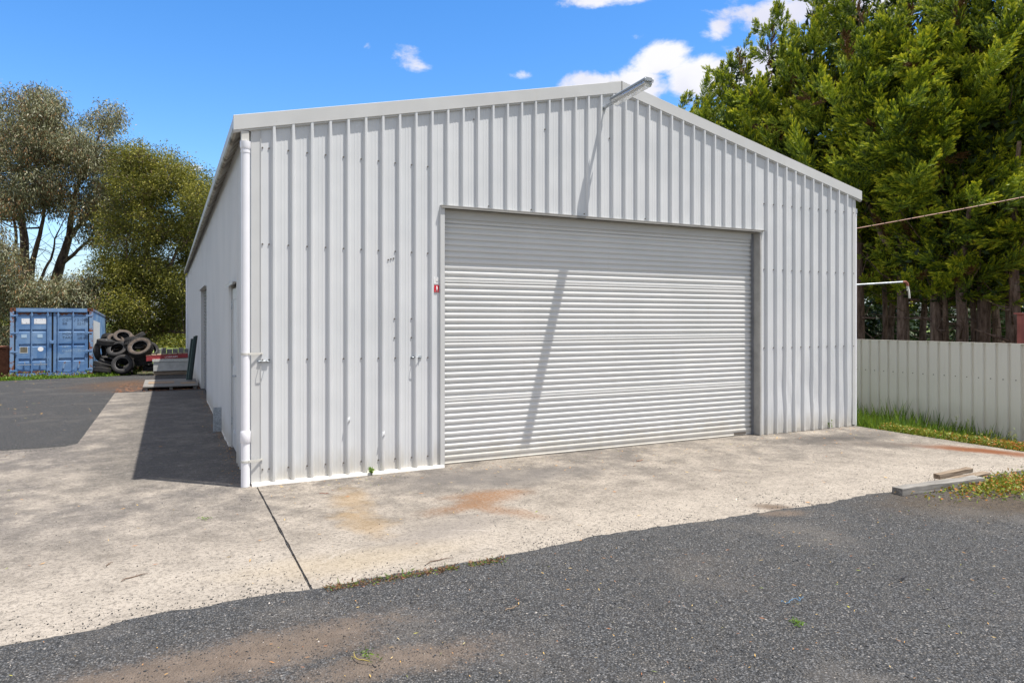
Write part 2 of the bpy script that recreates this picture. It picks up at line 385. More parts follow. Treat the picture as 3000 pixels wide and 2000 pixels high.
def copy_tree(o, loc=None, rot=None, parent=None):
    c = o.copy(); COL.objects.link(c); c.parent = parent
    if loc is not None: c.location = loc
    if rot is not None: c.rotation_euler = rot
    for ch in [x for x in bpy.data.objects if x.parent == o]: copy_tree(ch, None, None, c)
    return c
def text_obj(name, s, size, mat, loc, rotm, parent, ext=.0):
    cu = bpy.data.curves.new(name, 'FONT'); cu.body = s; cu.size = size; cu.align_x = 'LEFT'; cu.extrude = .001
    tmp = bpy.data.objects.new(name, cu); COL.objects.link(tmp)
    dg = bpy.context.evaluated_depsgraph_get(); me = bpy.data.meshes.new_from_object(tmp.evaluated_get(dg))
    bpy.data.objects.remove(tmp); bpy.data.curves.remove(cu)
    me.materials.clear(); me.materials.append(mat.m)
    o = bpy.data.objects.new(name, me); COL.objects.link(o)
    o.matrix_local = Matrix.Translation(loc) @ rotm.to_4x4()
    if parent: o.parent = parent
    return o
def leaves(name, C, D, L, W, tint, mat, parent=None, up=None, fold=0.0):
    "one mesh of many diamond leaves: centres/bases C, directions D, lengths L, widths W"
    n = len(C); D = D/np.linalg.norm(D, axis=1, keepdims=True)
    rnd = RNG.normal(size=(n, 3)) if up is None else up
    S = np.cross(D, rnd); S /= (np.linalg.norm(S, axis=1, keepdims=True)+1e-9)
    L = np.broadcast_to(np.asarray(L, float), (n,))[:, None]; W = np.broadcast_to(np.asarray(W, float), (n,))[:, None]
    V = np.empty((n, 4, 3)); V[:, 0] = C; V[:, 1] = C+D*L*.45+S*W/2; V[:, 2] = C+D*L; V[:, 3] = C+D*L*.45-S*W/2
    me = bpy.data.meshes.new(name); me.vertices.add(n*4); me.vertices.foreach_set('co', V.ravel())
    me.loops.add(n*4); me.loops.foreach_set('vertex_index', np.arange(n*4, dtype=np.int32))
    me.polygons.add(n); me.polygons.foreach_set('loop_start', np.arange(0, n*4, 4, dtype=np.int32))
    me.polygons.foreach_set('loop_total', np.full(n, 4, dtype=np.int32)); me.update(calc_edges=True)
    a = me.attributes.new('tint', 'FLOAT', 'FACE'); a.data.foreach_set('value', np.clip(tint, 0, 1).astype(np.float32))
    me.materials.append(mat.m); me.validate()
    o = bpy.data.objects.new(name, me); COL.objects.link(o)
    if parent is not None: o.parent = parent
    return o
def stones(name, P, S, tint, mat):
    n = len(P); base = np.array([(1, 0, 0), (0, 1, 0), (-1, 0, 0), (0, -1, 0), (0, 0, .75), (0, 0, -.6)], float)
    fac = np.array([(0, 1, 4), (1, 2, 4), (2, 3, 4), (3, 0, 4), (1, 0, 5), (2, 1, 5), (3, 2, 5), (0, 3, 5)])
    ang = RNG.uniform(0, 6.28, n); V = base[None]*(1+RNG.uniform(-.35, .35, (n, 6, 3))) + RNG.uniform(-.22, .22, (n, 6, 3))
    V[:, :, 0] *= RNG.uniform(.8, 1.4, n)[:, None]
    c, s = np.cos(ang)[:, None], np.sin(ang)[:, None]
    X = V[:, :, 0]*c-V[:, :, 1]*s; Y = V[:, :, 0]*s+V[:, :, 1]*c
    V = np.stack([X, Y, V[:, :, 2]], 2)*S[:, None, None]*.5 + P[:, None, :]
    F = (fac[None]+np.arange(n)[:, None, None]*6).reshape(-1, 3)
    me = bpy.data.meshes.new(name); me.vertices.add(n*6); me.vertices.foreach_set('co', V.ravel())
    me.loops.add(len(F)*3); me.loops.foreach_set('vertex_index', F.ravel().astype(np.int32))
    me.polygons.add(len(F)); me.polygons.foreach_set('loop_start', np.arange(0, len(F)*3, 3, dtype=np.int32))
    me.polygons.foreach_set('loop_total', np.full(len(F), 3, dtype=np.int32)); me.update(calc_edges=True)
    a = me.attributes.new('tint', 'FLOAT', 'FACE'); a.data.foreach_set('value', np.repeat(tint, 8).astype(np.float32))
    me.materials.append(mat.m); o = bpy.data.objects.new(name, me); COL.objects.link(o); return o
def gridsheet(name, xs, ys, zf, mat):
    X, Y = np.meshgrid(xs, ys); Z = zf(X, Y); n, m_ = X.shape
    V = np.stack([X, Y, Z], 2).reshape(-1, 3)
    i = np.arange(n-1)[:, None]*m_+np.arange(m_-1)[None]; F = np.stack([i, i+1, i+m_+1, i+m_], 2).reshape(-1, 4)
    me = bpy.data.meshes.new(name); me.vertices.add(len(V)); me.vertices.foreach_set('co', V.ravel())
    me.loops.add(len(F)*4); me.loops.foreach_set('vertex_index', F.ravel().astype(np.int32))
    me.polygons.add(len(F)); me.polygons.foreach_set('loop_start', np.arange(0, len(F)*4, 4, dtype=np.int32))
    me.polygons.foreach_set('loop_total', np.full(len(F), 4, dtype=np.int32)); me.update(calc_edges=True)
    me.polygons.foreach_set('use_smooth', np.ones(len(F), dtype=bool))
    me.materials.append(mat.m); o = bpy.data.objects.new(name, me); COL.objects.link(o); return o
def fbm(X, Y, s, seed=0, octv=3):
    out = np.zeros(X.shape); flatx = X.ravel(); flaty = Y.ravel(); r = np.zeros(flatx.size)
    for i in range(flatx.size):
        r[i] = noise.fractal(Vector((flatx[i]*s, flaty[i]*s, seed)), 1.0, 2.0, octv)
    return r.reshape(X.shape)

# ------------------------------------------------------------------ ground
xs = np.concatenate([-np.geomspace(900, 16, 14), np.arange(-14, 26, .5), np.geomspace(28, 900, 14)])
ys = np.concatenate([-np.geomspace(300, 12, 8), np.arange(-10, 42, .5), np.geomspace(44, 1400, 14)])
tag(gridsheet('ground', xs, ys, lambda X, Y: gz(X, Y)-.05, SOIL), kind='structure')
# front gravel: creeps a little over the slab edge
gx = np.arange(-9, 15.01, .07); gy = np.concatenate([np.arange(-10, -3.5, .1), np.arange(-3.5, -2.7, .025)])
def front(X, Y):
    nz = fbm(X, Y, 1.6, 3, 3); n2 = fbm(X, Y, 9, 8, 2)
    edge = -3.08 + .05*nz
    q = atg(1830, 1552); edge = edge + .10*np.exp(-((X-q.x)/.8)**2); q = atg(60, 1895); edge = edge - .10*np.exp(-((X-q.x)/.5)**2)
    d = Y-edge
    z = -.012+.008*nz+.004*n2
    over = .006-.12*np.clip(d, -.2, 1)+.004*n2
    z = np.where(d > -.12, np.minimum(.006+.004*n2, over), z*sm(-.12, -.5, d)+(.006+.004*n2)*(1-sm(-.12, -.5, d)))
    right = sm(9.1, 9.5, X)
    return z*(1-right)+right*(-.03+.02*nz)
gravel = gridsheet('gravel_yard', gx, gy, front, GRAVEL); tag(gravel, kind='structure')
# left chip-seal drive
gx = np.concatenate([np.arange(-30, -3, .6), np.arange(-3, .4, .12)]); gy = np.concatenate([np.arange(3.1, 5, .08), np.arange(5, 28, .4)])
def left(X, Y):
    nz = fbm(X, Y, 1.4, 5, 2)
    inside = np.minimum(sm(-.12, .12, X+1.86+.03*nz+0*Y), 1-sm(10.7, 10.95, Y+.08*nz))      # under the narrow slab
    inside2 = 1-sm(3.32, 3.5, Y+.04*nz)
    w = np.maximum(inside*(Y < 11), inside2)
    edge = sm(21.65, 22.2, Y+.18*(X+3.3)*0+.25*nz)
    return gz(X, Y)+.004-.05*w+.006*nz-.07*edge
drive = gridsheet('driveway', gx, gy, left, CHIP); tag(drive, kind='structure')

def slab(name, outline, jit):
    "jit: amplitude of the ragged edge"
    pts = []
    for (a, b, j) in outline:
        a = Vector(a); b = Vector(b); n = max(2, int((b-a).length/.05)); d = (b-a).normalized(); nr = Vector((-d.y, d.x))
        for i in range(n):
            p = a+(b-a)*i/n
            k = noise.fractal(Vector((p.x*5, p.y*5, 2)), 1, 2, 4)*j
            if 0 < i: p = p+nr*k
            pts.append(p)
    mb = MB(); n = len(pts)
    mb.add([(p.x, p.y, 0) for p in pts], [tuple(range(n))])
    mb.add([(p.x, p.y, 0) for p in pts]+[(p.x, p.y, -.14) for p in pts], [(i, i+n, (i+1) % n+n, (i+1) % n) for i in range(n)])
    return tag(mb.build(name, CONC), kind='structure')
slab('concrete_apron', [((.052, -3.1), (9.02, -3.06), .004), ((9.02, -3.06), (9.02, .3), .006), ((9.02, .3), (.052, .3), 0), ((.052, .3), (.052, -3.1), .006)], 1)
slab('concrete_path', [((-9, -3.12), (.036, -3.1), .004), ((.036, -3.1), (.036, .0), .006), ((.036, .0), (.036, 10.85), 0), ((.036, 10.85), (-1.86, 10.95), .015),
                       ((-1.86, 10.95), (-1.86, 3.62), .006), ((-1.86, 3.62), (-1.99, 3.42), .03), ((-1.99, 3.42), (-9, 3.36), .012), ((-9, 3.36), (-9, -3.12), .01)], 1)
mb = MB(); mb.box((.03, -3.1, -.05), (.06, .2, -.012)); tag(mb.build('joint_dirt', flat('joint_dirt', (.05, .04, .03), .95, 0, .4, 30)), kind='structure')

# ------------------------------------------------------------------ the shed
W_, LEN, APEX, EAVE = 9.04, 24.5, 4.775, 3.72
def roofz(x):   # top of the barge
    t = abs(x-W_/2)/(W_/2+.17); return APEX-(APEX-EAVE)*t
shed = empty('shed', (0, 0, 0), 'long white corrugated steel shed with a gable front and large roller door', 'shed')
RIBH = .038
def trim(a0, a1, first, pitch=.19, wav=None):
    "trapezoid ribs with two small stiffeners in each pan"
    p = [(a0, 0)]; a = first
    while a < a1+.1:
        for (o, d) in ((-.027, 0), (-.013, RIBH-.002), (-.010, RIBH), (.010, RIBH), (.013, RIBH-.002), (.027, 0), (.072, 0), (.075, .0016), (.082, .0016), (.085, 0), (.108, 0), (.111, .0016), (.118, .0016), (.121, 0)):
            if a0+.004 < a+o < a1-.004: p.append((a+o, d))
        a += pitch
    p.append((a1, 0)); return p
fmap = lambda a, d, z: (a, -d, z)
DX0, DX1, DH = 2.074, 6.95, 2.976
fw = MB()
fw.sheet(trim(.09, DX0-.05, .215), .028, lambda a: roofz(a)-.10, fmap)
fw.sheet(trim(DX0-.05, DX1+.03, .215+10*.19), DH+.012, lambda a: roofz(a)-.10, fmap)
# right bay: dented low down
prof = trim(DX1+.03, W_-.07, 7.112)
zs = [0.004]+[.06+.07*i for i in range(20)]+[1.45]; zs.append(None)
rows = []
for z in zs:
    row = []
    for a, d in prof:
        zz = roofz(a)-.10 if z is None else z
        k = 0.0
        if z is not None: k = max(0, 1-z/1.28)**.6*min(1, (a-7.0)/.5)*min(1, max(0, z)/.06+.35)
        n1 = noise.noise(Vector((a*2.3, zz*1.3, 4))); n2 = noise.noise(Vector((a*6, zz*2.2, 9)))
        row.append((a+k*.022*n1*(1 if d > .01 else .6), -(d*(1-.35*k*max(0, n2*2)))-k*.018*n2, zz))
    rows.append(row)
vs = [p for r in rows for p in r]; m_ = len(prof)
fw.add(vs, [(i*m_+j, i*m_+j+1, (i+1)*m_+j+1, (i+1)*m_+j) for i in range(len(rows)-1) for j in range(m_-1)])
# a few dents in the left bay ribs and roofing screws
def screw(x, z, y=0.0):
    for i in range(1):
        vs = [(x+.0085*math.cos(k*math.pi/3), -y-.008, z+.0085*math.sin(k*math.pi/3)) for k in range(6)]
        vb = [(v[0], -y, v[2]) for v in vs]
        fw.add(vs+vb, [tuple(range(6))[::-1]]+[(k, (k+1) % 6, (k+1) % 6+6, k+6) for k in range(6)], 1)
for zz in (.155, 1.27, 2.45, 3.43):
    k = 0
    for k in range(10):
        screw(.168+.19*k, zz-.002*k)
    screw(.105, zz)
for zz in (1.27, 2.42, 3.38):
    for k in range(10): screw(7.062+.19*k, zz)
    screw(9.0, zz)
for k in (13, 16, 20, 25): screw(.165+.19*k, 3.02)
for k in (12, 17, 22): screw(.165+.19*k, 4.02)
for zz in (1.48, 1.69):
    screw(1.49, zz); screw(1.685, zz)
for dx in (-.03, 0, .03): screw(1.45+dx, 2.35+dx*.3)
for (rx, rz) in ((.975, .60), (1.355, .42)):   # torn dents on two ribs
    fw.add([(rx-.013, -RIBH-.001, rz+.03), (rx+.016, -RIBH-.004, rz+.045), (rx+.004, -RIBH-.016, rz+.01), (rx-.016, -RIBH-.012, rz-.02), (rx+.016, -RIBH-.001, rz-.01)], [(0, 2, 1), (0, 3, 2), (2, 4, 1), (3, 4, 2)])
fw.build('front_wall', [WALL, SCREW], shed)
# mortar strip
mb = MB(); n = 60
top = [(i/n*2.06+.0, -.055-.012*noise.noise(Vector((i*.3, 0, 0))), .022) for i in range(n+1)]
vs = []
for p in top: vs += [(p[0], .01, .03), p, (p[0], p[1]-.008, -.005)]
mb.add(vs, [(3*i, 3*i+1, 3*i+4, 3*i+3) for i in range(n)]+[(3*i+1, 3*i+2, 3*i+5, 3*i+4) for i in range(n)]); mb.add([vs[0], vs[1], vs[2], (0, .01, -.005)], [(0, 3, 2, 1)])
mb.build('mortar_strip', MORTAR, shed)
for (ia, ib) in ((0, 11), (13, 46)):
    mb = MB()
    for i in range(ia, ib):
        y = 2.45+i*.125; w = .018+.018*noise.noise(Vector((i*.9, 3, 0))); h = .028+.01*noise.noise(Vector((i*.7, 8, 0)))
        mb.box((-w-.02, y, -.005), (-.004, y+.124, h))
    mb.build('mortar_strip', MORTAR, shed)
# side walls, rear wall
lmap = lambda a, d, z: (-d, a, z); rmap = lambda a, d, z: (W_+d, a, z)
sw = MB(); top = EAVE-.02
for (a0, a1, z0) in ((.07, 1.42, -.01), (1.42, 2.42, 2.13), (2.42, 8.55, -.01), (8.55, 11.28, 2.40), (11.28, LEN, -.55)):
    sw.sheet(trim(a0, a1, a0+.06), z0, top, lmap)
sw.build('side_wall', WALL, shed)
sw = MB(); sw.sheet(trim(.07, LEN, .2), -.5, top, rmap); sw.build('side_wall', WALL, shed)
sw = MB(); sw.sheet(trim(0, W_, .2), -.6, lambda a: roofz(a)-.1, lambda a, d, z: (a, LEN+d, z)); sw.build('rear_wall', WALL, shed)
# corner flashings
for (x0, x1, xs_) in ((-.004, .092, 0), (W_-.072, W_+.004, 1)):
    mb = MB(); z1 = roofz(0)-.06
    mb.box((x0, -.0045, .02), (x1, -.0015, z1))
    xx = x0 if xs_ == 0 else x1
    mb.box((xx-.0015, -.0015, .02), (xx+.0015, .075, z1))
    mb.box((x1-.006 if xs_ == 0 else x0, -.012, .02), (x1 if xs_ == 0 else x0+.006, -.0045, z1))
    mb.build('corner_flashing', TRIMM, shed)
# roof
rf = MB(); SL = [(0, 0)]
a = .1
while a < LEN-.05:
    SL += [(a-.027, 0), (a-.013, .028), (a+.013, .028), (a+.027, 0)]; a += .19
SL.append((LEN+.03, 0))
for sx in (0, 1):
    xo = -.10 if sx == 0 else W_+.10; xi = W_/2
    vs = []
    for a, d in SL:
        vs += [(xo, a, roofz(xo)-.035+d), (xi, a, roofz(xi)-.035+d)]
    rf.add(vs, [(2*i, 2*i+1, 2*i+3, 2*i+2) for i in range(len(SL)-1)])
rf.build('roof', ROOFM, shed)
mb = MB()
for s_ in (-1, 1): mb.add([(W_/2, -.03, APEX+.004), (W_/2, LEN+.03, APEX+.004), (W_/2+s_*.2, LEN+.03, roofz(W_/2+.2)+.004), (W_/2+s_*.2, -.03, roofz(W_/2+.2)+.004)], [(0, 1, 2, 3)])
mb.build('ridge_cap', ROOFM, shed)
# barge boards with a small lower return
for sx in (0, 1):
    mb = MB(); xa = -.172 if sx == 0 else W_+.11; xb = W_/2-.001 if sx == 0 else W_/2+.001
    secs = []
    n = 14
    for i in range(n+1):
        x = xa+(xb-xa)*i/n; zt = roofz(x)
        secs.append([(x, .06, zt+.003), (x, -.034, zt), (x, -.040, zt-.004), (x, -.040, zt-.148), (x, -.034, zt-.152), (x, -.028, zt-.152), (x, -.028, zt-.165), (x, -.006, zt-.172), (x, .0, zt-.172)])
    m_ = len(secs[0]); vs = [p for s_ in secs for p in s_]
    mb.add(vs, [(i*m_+j, i*m_+j+1, (i+1)*m_+j+1, (i+1)*m_+j) for i in range(n) for j in range(m_-1)])
    e = secs[0]; mb.add([e[1], e[2], e[3], e[4], e[8], (e[0][0], .0, e[1][2])], [(0, 1, 2, 3, 4, 5)])
    mb.build('barge_board', TRIMM, shed)
mb = MB(); mb.box((W_/2-.012, -.043, APEX-.155), (W_/2+.004, -.0405, APEX-.002)); mb.build('barge_joint', GREYM, shed)
# gutters: outer face, sloping underside
for sx in (0, 1):
    mb = MB(); sg = -1 if sx == 0 else 1; x0 = 0 if sx == 0 else W_
    pr = [(.09, EAVE-.03), (.152, EAVE-.03), (.168, EAVE+.0), (.168, EAVE-.10), (.158, EAVE-.125), (.13, EAVE-.135), (.03, EAVE-.02), (.0, EAVE-.0)]
    if sx == 1: pr = [(.0, EAVE-.02), (.09, EAVE-.02), (.108, EAVE+.01), (.108, EAVE-.10), (.095, EAVE-.12), (.02, EAVE-.12), (.0, EAVE-.05)]
    for k, yy in enumerate((-.02, LEN+.05)):
        pass
    vs = []
    for yy in (-.03, LEN+.05):
        vs += [(x0+sg*a, yy, z) for a, z in pr]
    m_ = len(pr); mb.add(vs, [(j, j+1, m_+j+1, m_+j) for j in range(m_-1)], 0)
    for j in range(m_-1):
        if j not in (1, 2): mb.mi[j] = 1
    mb.add([vs[j] for j in range(m_)], [tuple(range(m_))], 0); mb.add([vs[m_+j] for j in range(m_)], [tuple(range(m_))[::-1]], 0)
    mb.build('gutter', [TRIMM, GUTTER], shed)
# bracket straps under left gutter
# downpipes
def downpipe(x, y, z1, z0=0.0, r=.043, straps=(), sx=1):
    mb = MB(); mb.tube([(x, y, z0+.002), (x, y, z1)], r, 24); p = mb.build('downpipe', PVC, shed)
    mb = MB(); mb.tube([(x, y, z1-.02), (x, y, z1), (x, y, z1+.055)], [r+.004, r+.008, r+.008], 24); mb.tube([(x, y, z1-.06), (x, y, z1-.035)], [r+.003]*2, 24)
    mb.build('socket', PVC, p)
    mb = MB(); mb.box((x-.04, y-.008, z1+.056), (x+.035, y+.06, z1+.16)); bevel(mb.build('outlet', PVCOLD, p), .006)
    for zz in straps:
        mb = MB(); mb.tube([(x, y, zz), (x, y, zz+.022)], r+.0035, 24)
        mb.beam((x+.03, y-.038, zz+.011), (x+sx*.165, -.006, zz+.011), .006, .022)
        mb.tube([(x+sx*.155, -.002, zz+.011), (x+sx*.155, -.02, zz+.011)], .007, 8)
        mb.build('strap', PVCOLD, p)
    return p
dp = downpipe(-.060, -.020, 3.415, 0, .043, (.245, 1.325))
mb = MB(); mb.tube([(-.060, -.020, .44), (-.060, -.020, .45), (-.060, -.020, .55), (-.060, -.020, .565)], [.045, .050, .050, .0445], 24); mb.build('coupling', PVC, dp)
downpipe(-.06, LEN+.0, 3.4, -.5, .04)
downpipe(W_+.052, .06, 3.40, -.2, .04)

# big roller door
RD = .125
rd = MB(); z = .10
prof = []; Q = .0694
while z < DH+.1:
    k = int(round((z-.10)/Q))
    if k % 10 == 9: prof += [(z, .003), (z+.008, .018), (z+.026, .018), (z+.029, .012), (z+.034, .012), (z+.037, .018), (z+.056, .018), (z+.065, .003)]
    else: prof += [(z, 0), (z+.019, 0), (z+.023, .010), (z+.028, .018), (z+.046, .020), (z+.056, .018), (z+.062, .010), (z+.066, 0)]
    z += Q
vs = []
for z_, d in prof: vs += [(DX0-.02, RD-d, z_), (DX1+.005, RD-d, z_)]
rd.add(vs, [(2*i, 2*i+1, 2*i+3, 2*i+2) for i in range(len(prof)-1)])
door = rd.build('roller_door', ROLL, shed)
mb = MB()
pr = [(0.10, .005), (.10, .022), (.085, .028), (.062, .026), (.058, .020), (.02, .020), (.016, .028), (.008, .028), (.008, .0)]
vs = []
for z_, d in pr: vs += [(DX0-.02, RD-d, z_), (DX1+.005, RD-d, z_)]
mb.add(vs, [(2*i, 2*i+2, 2*i+3, 2*i+1) for i in range(len(pr)-1)]); mb.build('bottom_rail', ROLL, door)
mb = MB(); mb.box((6.58, RD-.034, .02), (6.80, RD-.0285, .05)); mb.build('lock_plate', SCREW, door)
for (xa, xb) in ((DX1+.0, DX1+.03), (DX0-.03, DX0)):
    mb = MB(); mb.box((xa-.045 if xa > 4 else xb, RD-.038, .004), (xa if xa > 4 else xb+.045, RD-.031, DH)); mb.build('guide', GREYM if False else flat('guide_steel', (.24, .25, .27), .4, .4), door)
# opening linings
mb = MB(); mb.box((DX1, -.036, .006), (DX1+.028, RD+.06, DH-.023)); mb.build('door_jamb', flat('dull_jamb', (.36, .355, .34), .5), shed)
mb = MB(); mb.box((DX0-.052, -.03, .006), (DX0, RD+.06, DH)); mb.build('door_jamb', TRIMM, shed)
mb = MB(); mb.box((DX0-.05, -.050, DH), (DX1+.10, .02, DH+.009)); mb.box((DX0-.05, -.0485, DH-.022), (DX1+.03, -.0465, DH)); mb.box((DX0-.05, .02, DH-.03), (DX1+.03, RD+.08, DH-.018)); mb.build('door_head_flashing', GREYM, shed)
mb = MB(); mb.box((DX0, RD-.035, DH-.12), (DX1, RD-.03, DH-.03)); mb.build('header_strip', TRIMM, shed)

# personnel door in the side wall
dm = MB(); Y0, Y1, ZT = 1.50, 2.36, 2.085
dm.box((.012, Y0, .03), (.050, Y1, ZT))
for (y0, y1, z0, z1) in ((Y0, Y0+.10, .03, ZT), (Y1-.10, Y1, .03, ZT), (Y0+.10, Y1-.10, ZT-.14, ZT), (Y0+.10, Y1-.10, .03, .25), (Y0+.10, Y1-.10, .93, 1.08)):
    dm.box((.004, y0, z0), (.0115, y1, z1))
pd = dm.build('personnel_door', DOORP, shed); bevel(pd, .002, 1)
mb = MB(); mb.tube([(.004, Y0+.05, 1.0), (-.02, Y0+.05, 1.0), (-.05, Y0+.055, 1.0)], .011, 10); mb.tube([(-.05, Y0+.05, 1.0), (-.052, Y0+.16, .995)], [.011, .009], 10); mb.tube([(.004, Y0+.05, 1.0), (-.003, Y0+.05, 1.0)], .025, 14); mb.build('handle', GALV, pd)
for zz in (.3, 1.1, 1.82):
    mb = MB(); mb.box((-.006, Y1-.01, zz), (.004, Y1+.022, zz+.10)); mb.tube([(-.008, Y1+.006, zz), (-.008, Y1+.006, zz+.10)], .006, 8); mb.build('hinge', GALV, pd)
mb = MB(); mb.box((-.012, Y1+.024, .0), (.06, Y1+.056, 2.13)); mb.build('door_frame', TRIMM, shed)
mb = MB(); mb.box((-.012, 1.425, .0), (.06, Y0-.012, 2.13)); mb.build('door_frame', TRIMM, shed)
mb = MB(); mb.box((.055, Y0-.02, 0), (.06, Y1+.03, 2.12)); mb.build('door_gap', DARK, shed)
mb = MB(); mb.box((-.075, 1.37, 2.132), (-.002, 2.46, 2.137)); mb.box((-.075, 1.37, 2.105), (-.072, 2.46, 2.132)); mb.build('door_head_flashing', TRIMM, shed)
# side roller door
mb = MB(); pr = []; z = 0
while z < 2.42: pr += [(z, 0), (z+.02, 0), (z+.03, .018), (z+.062, .018), (z+.073, 0)]; z += .077
vs = []
for z_, d in pr: vs += [(.055-d, 8.58, z_), (.055-d, 11.23, z_)]
mb.add(vs, [(2*i, 2*i+2, 2*i+3, 2*i+1) for i in range(len(pr)-1)]); mb.build('side_roller_door', GREYROLL, shed)
mb = MB(); mb.box((-.033, 11.23, -.3), (.2, 11.30, 2.41)); mb.build('door_jamb', TRIMM, shed)
mb = MB(); mb.box((-.005, 8.55, -.0), (.2, 8.58, 2.41)); mb.build('door_jamb', TRIMM, shed)
mb = MB(); mb.box((-.08, 8.48, 2.405), (.2, 11.36, 2.412)); mb.build('door_head_flashing', TRIMM, shed)

# latches on the front wall
def latch(x, z):
    mb = MB(); mb.box((x-.062, -.008, z-.016), (x-.028, -.002, z+.016)); mb.box((x+.028, -.008, z-.016), (x+.062, -.002, z+.016))
    mb.tube([(x-.05, -.013, z), (x+.05, -.013, z)], .010, 10)
    for dx in (-.045, .045): mb.tube([(x+dx, -.008, z), (x+dx, -.022, z)], .008, 6)
    o = mb.build('door_latch', GALV, shed)
    mb = MB(); mb.tube([(x-.03, -.018, z+.004), (x-.03, -.05, z+.006), (x-.018, -.062, z+.007), (x+.018, -.062, z+.007), (x+.03, -.05, z+.006), (x+.03, -.018, z+.004)], .0035, 6); mb.build('loop_handle', GALV, o)
latch(.115, 1.255); latch(1.74, 1.258)

# ------------------------------------------------------------------ things on the shed
# wall lamp on an arm
LP = Vector((4.262, 0, 4.40))
lamp = empty('wall_lamp', LP, 'tubular outdoor batten light on an arm sticking out under the gable apex', 'lamp')
dirv = Vector((0, -1, .045)).normalized()
mb = MB(); mb.tube([LP+Vector((0, .01, 0)), LP+dirv*.30+Vector((.0, 0, .008))], .021, 14); mb.tube([LP+Vector((0, .002, 0)), LP+Vector((0, -.012, 0))], .034, 14); o = mb.build('arm', GALV, lamp)
p0 = LP+dirv*.24+Vector((0, 0, .035)); p1 = LP+dirv*.93+Vector((0, 0, .035))
mb = MB(); rv = Vector((1, 0, 0)); uv = dirv.cross(rv)*-1
if uv.z < 0: uv = -uv
def prism(mb, p0, p1, sec, mi=0, cap=True):
    vs = [p+rv*a+uv*b for p in (p0, p1) for a, b in sec]; n = len(sec)
    mb.add(vs, [(i, (i+1) % n, (i+1) % n+n, i+n) for i in range(n)], mi)
    if cap: mb.add(vs, [tuple(range(n))[::-1], tuple(range(n, 2*n))], mi)
prism(mb, p0, p1, [(-.062, -.012), (-.062, .010), (-.045, .028), (.045, .028), (.062, .010), (.062, -.012)]); bevel(mb.build('housing', HOUS, lamp), .003)
mb = MB(); prism(mb, p0+dirv*.012, p1-dirv*.012, [(-.055, -.013), (.055, -.013), (.058, -.045), (.040, -.078), (-.040, -.078), (-.058, -.045)]); bevel(mb.build('diffuser', DIFF, lamp), .006)
mb = MB()
mb.tube([p0+dirv*.05-uv*.042+rv*.0, p1-dirv*.05-uv*.042], .013, 10); mb.build('tube', TUBE, lamp)
mb = MB(); prism(mb, p0+dirv*.03-uv*.014, p1-dirv*.03-uv*.014, [(-.040, -.002), (-.034, -.016), (.034, -.016), (.040, -.002)]); mb.build('reflector', TUBE, lamp)
for e in (p1, p0):
    for sd in (-1, 1):
        mb = MB(); q = e+rv*.052*sd+dirv*(.006 if e is p1 else -.006); mb.tube([q-uv*.035, q+dirv*.02*(1 if e is p1 else -1)-uv*.008, q+uv*.012], .005, 6); mb.build('clip', GALV, lamp)
# fire sign and torn sticker
def panel(name, x0, x1, z0, z1, y, mat, parent=None): 
    mb = MB(); mb.box((x0, y-.001, z0), (x1, y, z1)); return mb.build(name, mat, parent)
s0 = 1.958
sg = panel('safety_sign', s0-.004, s0+.056, 1.992, 2.074, -.006, SIGNRED); tag(sg, 'small red fire extinguisher sign left of the large roller door', 'sign')
mb = MB(); mb.tube([(s0+.028, -.0075, 2.02), (s0+.028, -.0075, 2.052), (s0+.026, -.0075, 2.064)], [.008, .008, .003], 8); mb.build('extinguisher_symbol', SIGNW, sg)
text_obj('lettering', 'FIRE', .009, SIGNW, Vector((s0+.018, -.0078, 2.009)), Euler((R(90), 0, 0)).to_matrix(), sg)
text_obj('lettering', 'EXTINGUISHER', .0082, SIGNW, Vector((s0+.001, -.0078, 2.0)), Euler((R(90), 0, 0)).to_matrix(), sg)
mb = MB(); y = -.006
mb.add([(s0-.006, y, 2.087), (s0+.05, y, 2.087), (s0+.054, y, 2.116), (s0+.03, y, 2.112), (s0+.014, y, 2.122), (s0+.006, y, 2.17), (s0-.004, y, 2.172)], [(0, 1, 2, 3, 4, 5, 6)])
mb.add([(s0+.022, y-.004, 2.118), (s0+.048, y-.003, 2.122), (s0+.05, y-.003, 2.16), (s0+.03, y-.006, 2.166), (s0+.014, y-.004, 2.15)], [(0, 1, 2, 3, 4)])
tag(mb.build('torn_sticker', SIGNW), 'torn white sticker just above the red fire sign', 'sticker')
# copper coloured cable with ties, and pipe arm on the right side
c0 = Vector((9.07, .2, 3.13)); c1 = atd(3000, 577, 10.9); c2 = c1+(c1-c0)*2.0+Vector((0, 0, .5))
pts = []
for i in range(41):
    t = i/40*3; p = c0+(c1-c0)*t; p.z += .035*t*t-.035*t; pts.append(p)
mb = MB(); mb.tube(pts, .0075, 8); cb = mb.build('overhead_cable', COPPER); tag(cb, 'copper brown overhead cable with black ties running right from the shed corner', 'cable')
mb = MB()
for i in range(2, 40):
    p = pts[i]; d = (pts[min(i+1, 40)]-pts[i-1]).normalized()
    mb = MB(); mb.tube([p-d*.006, p+d*.006], .0105, 8); mb.build('tie', INKD, cb)
pe = atd(2648, 826, 11.4); ps = Vector((W_+.02, .30, 2.235))
ro = empty('pipe_bracket', ps, 'galvanised pipe sticking out beside the shed with a short white drop pipe', 'pipe')
mb = MB(); mb.tube([ps, pe], .016, 12); mb.build('pipe', GALV, ro)
mb = MB(); d = (pe-ps).normalized(); mb.tube([pe-d*.02, pe+d*.03, pe+d*.06+Vector((0, 0, -.03)), pe+d*.065+Vector((0, 0, -.07))], .021, 12); mb.build('elbow', ELBOW, ro)
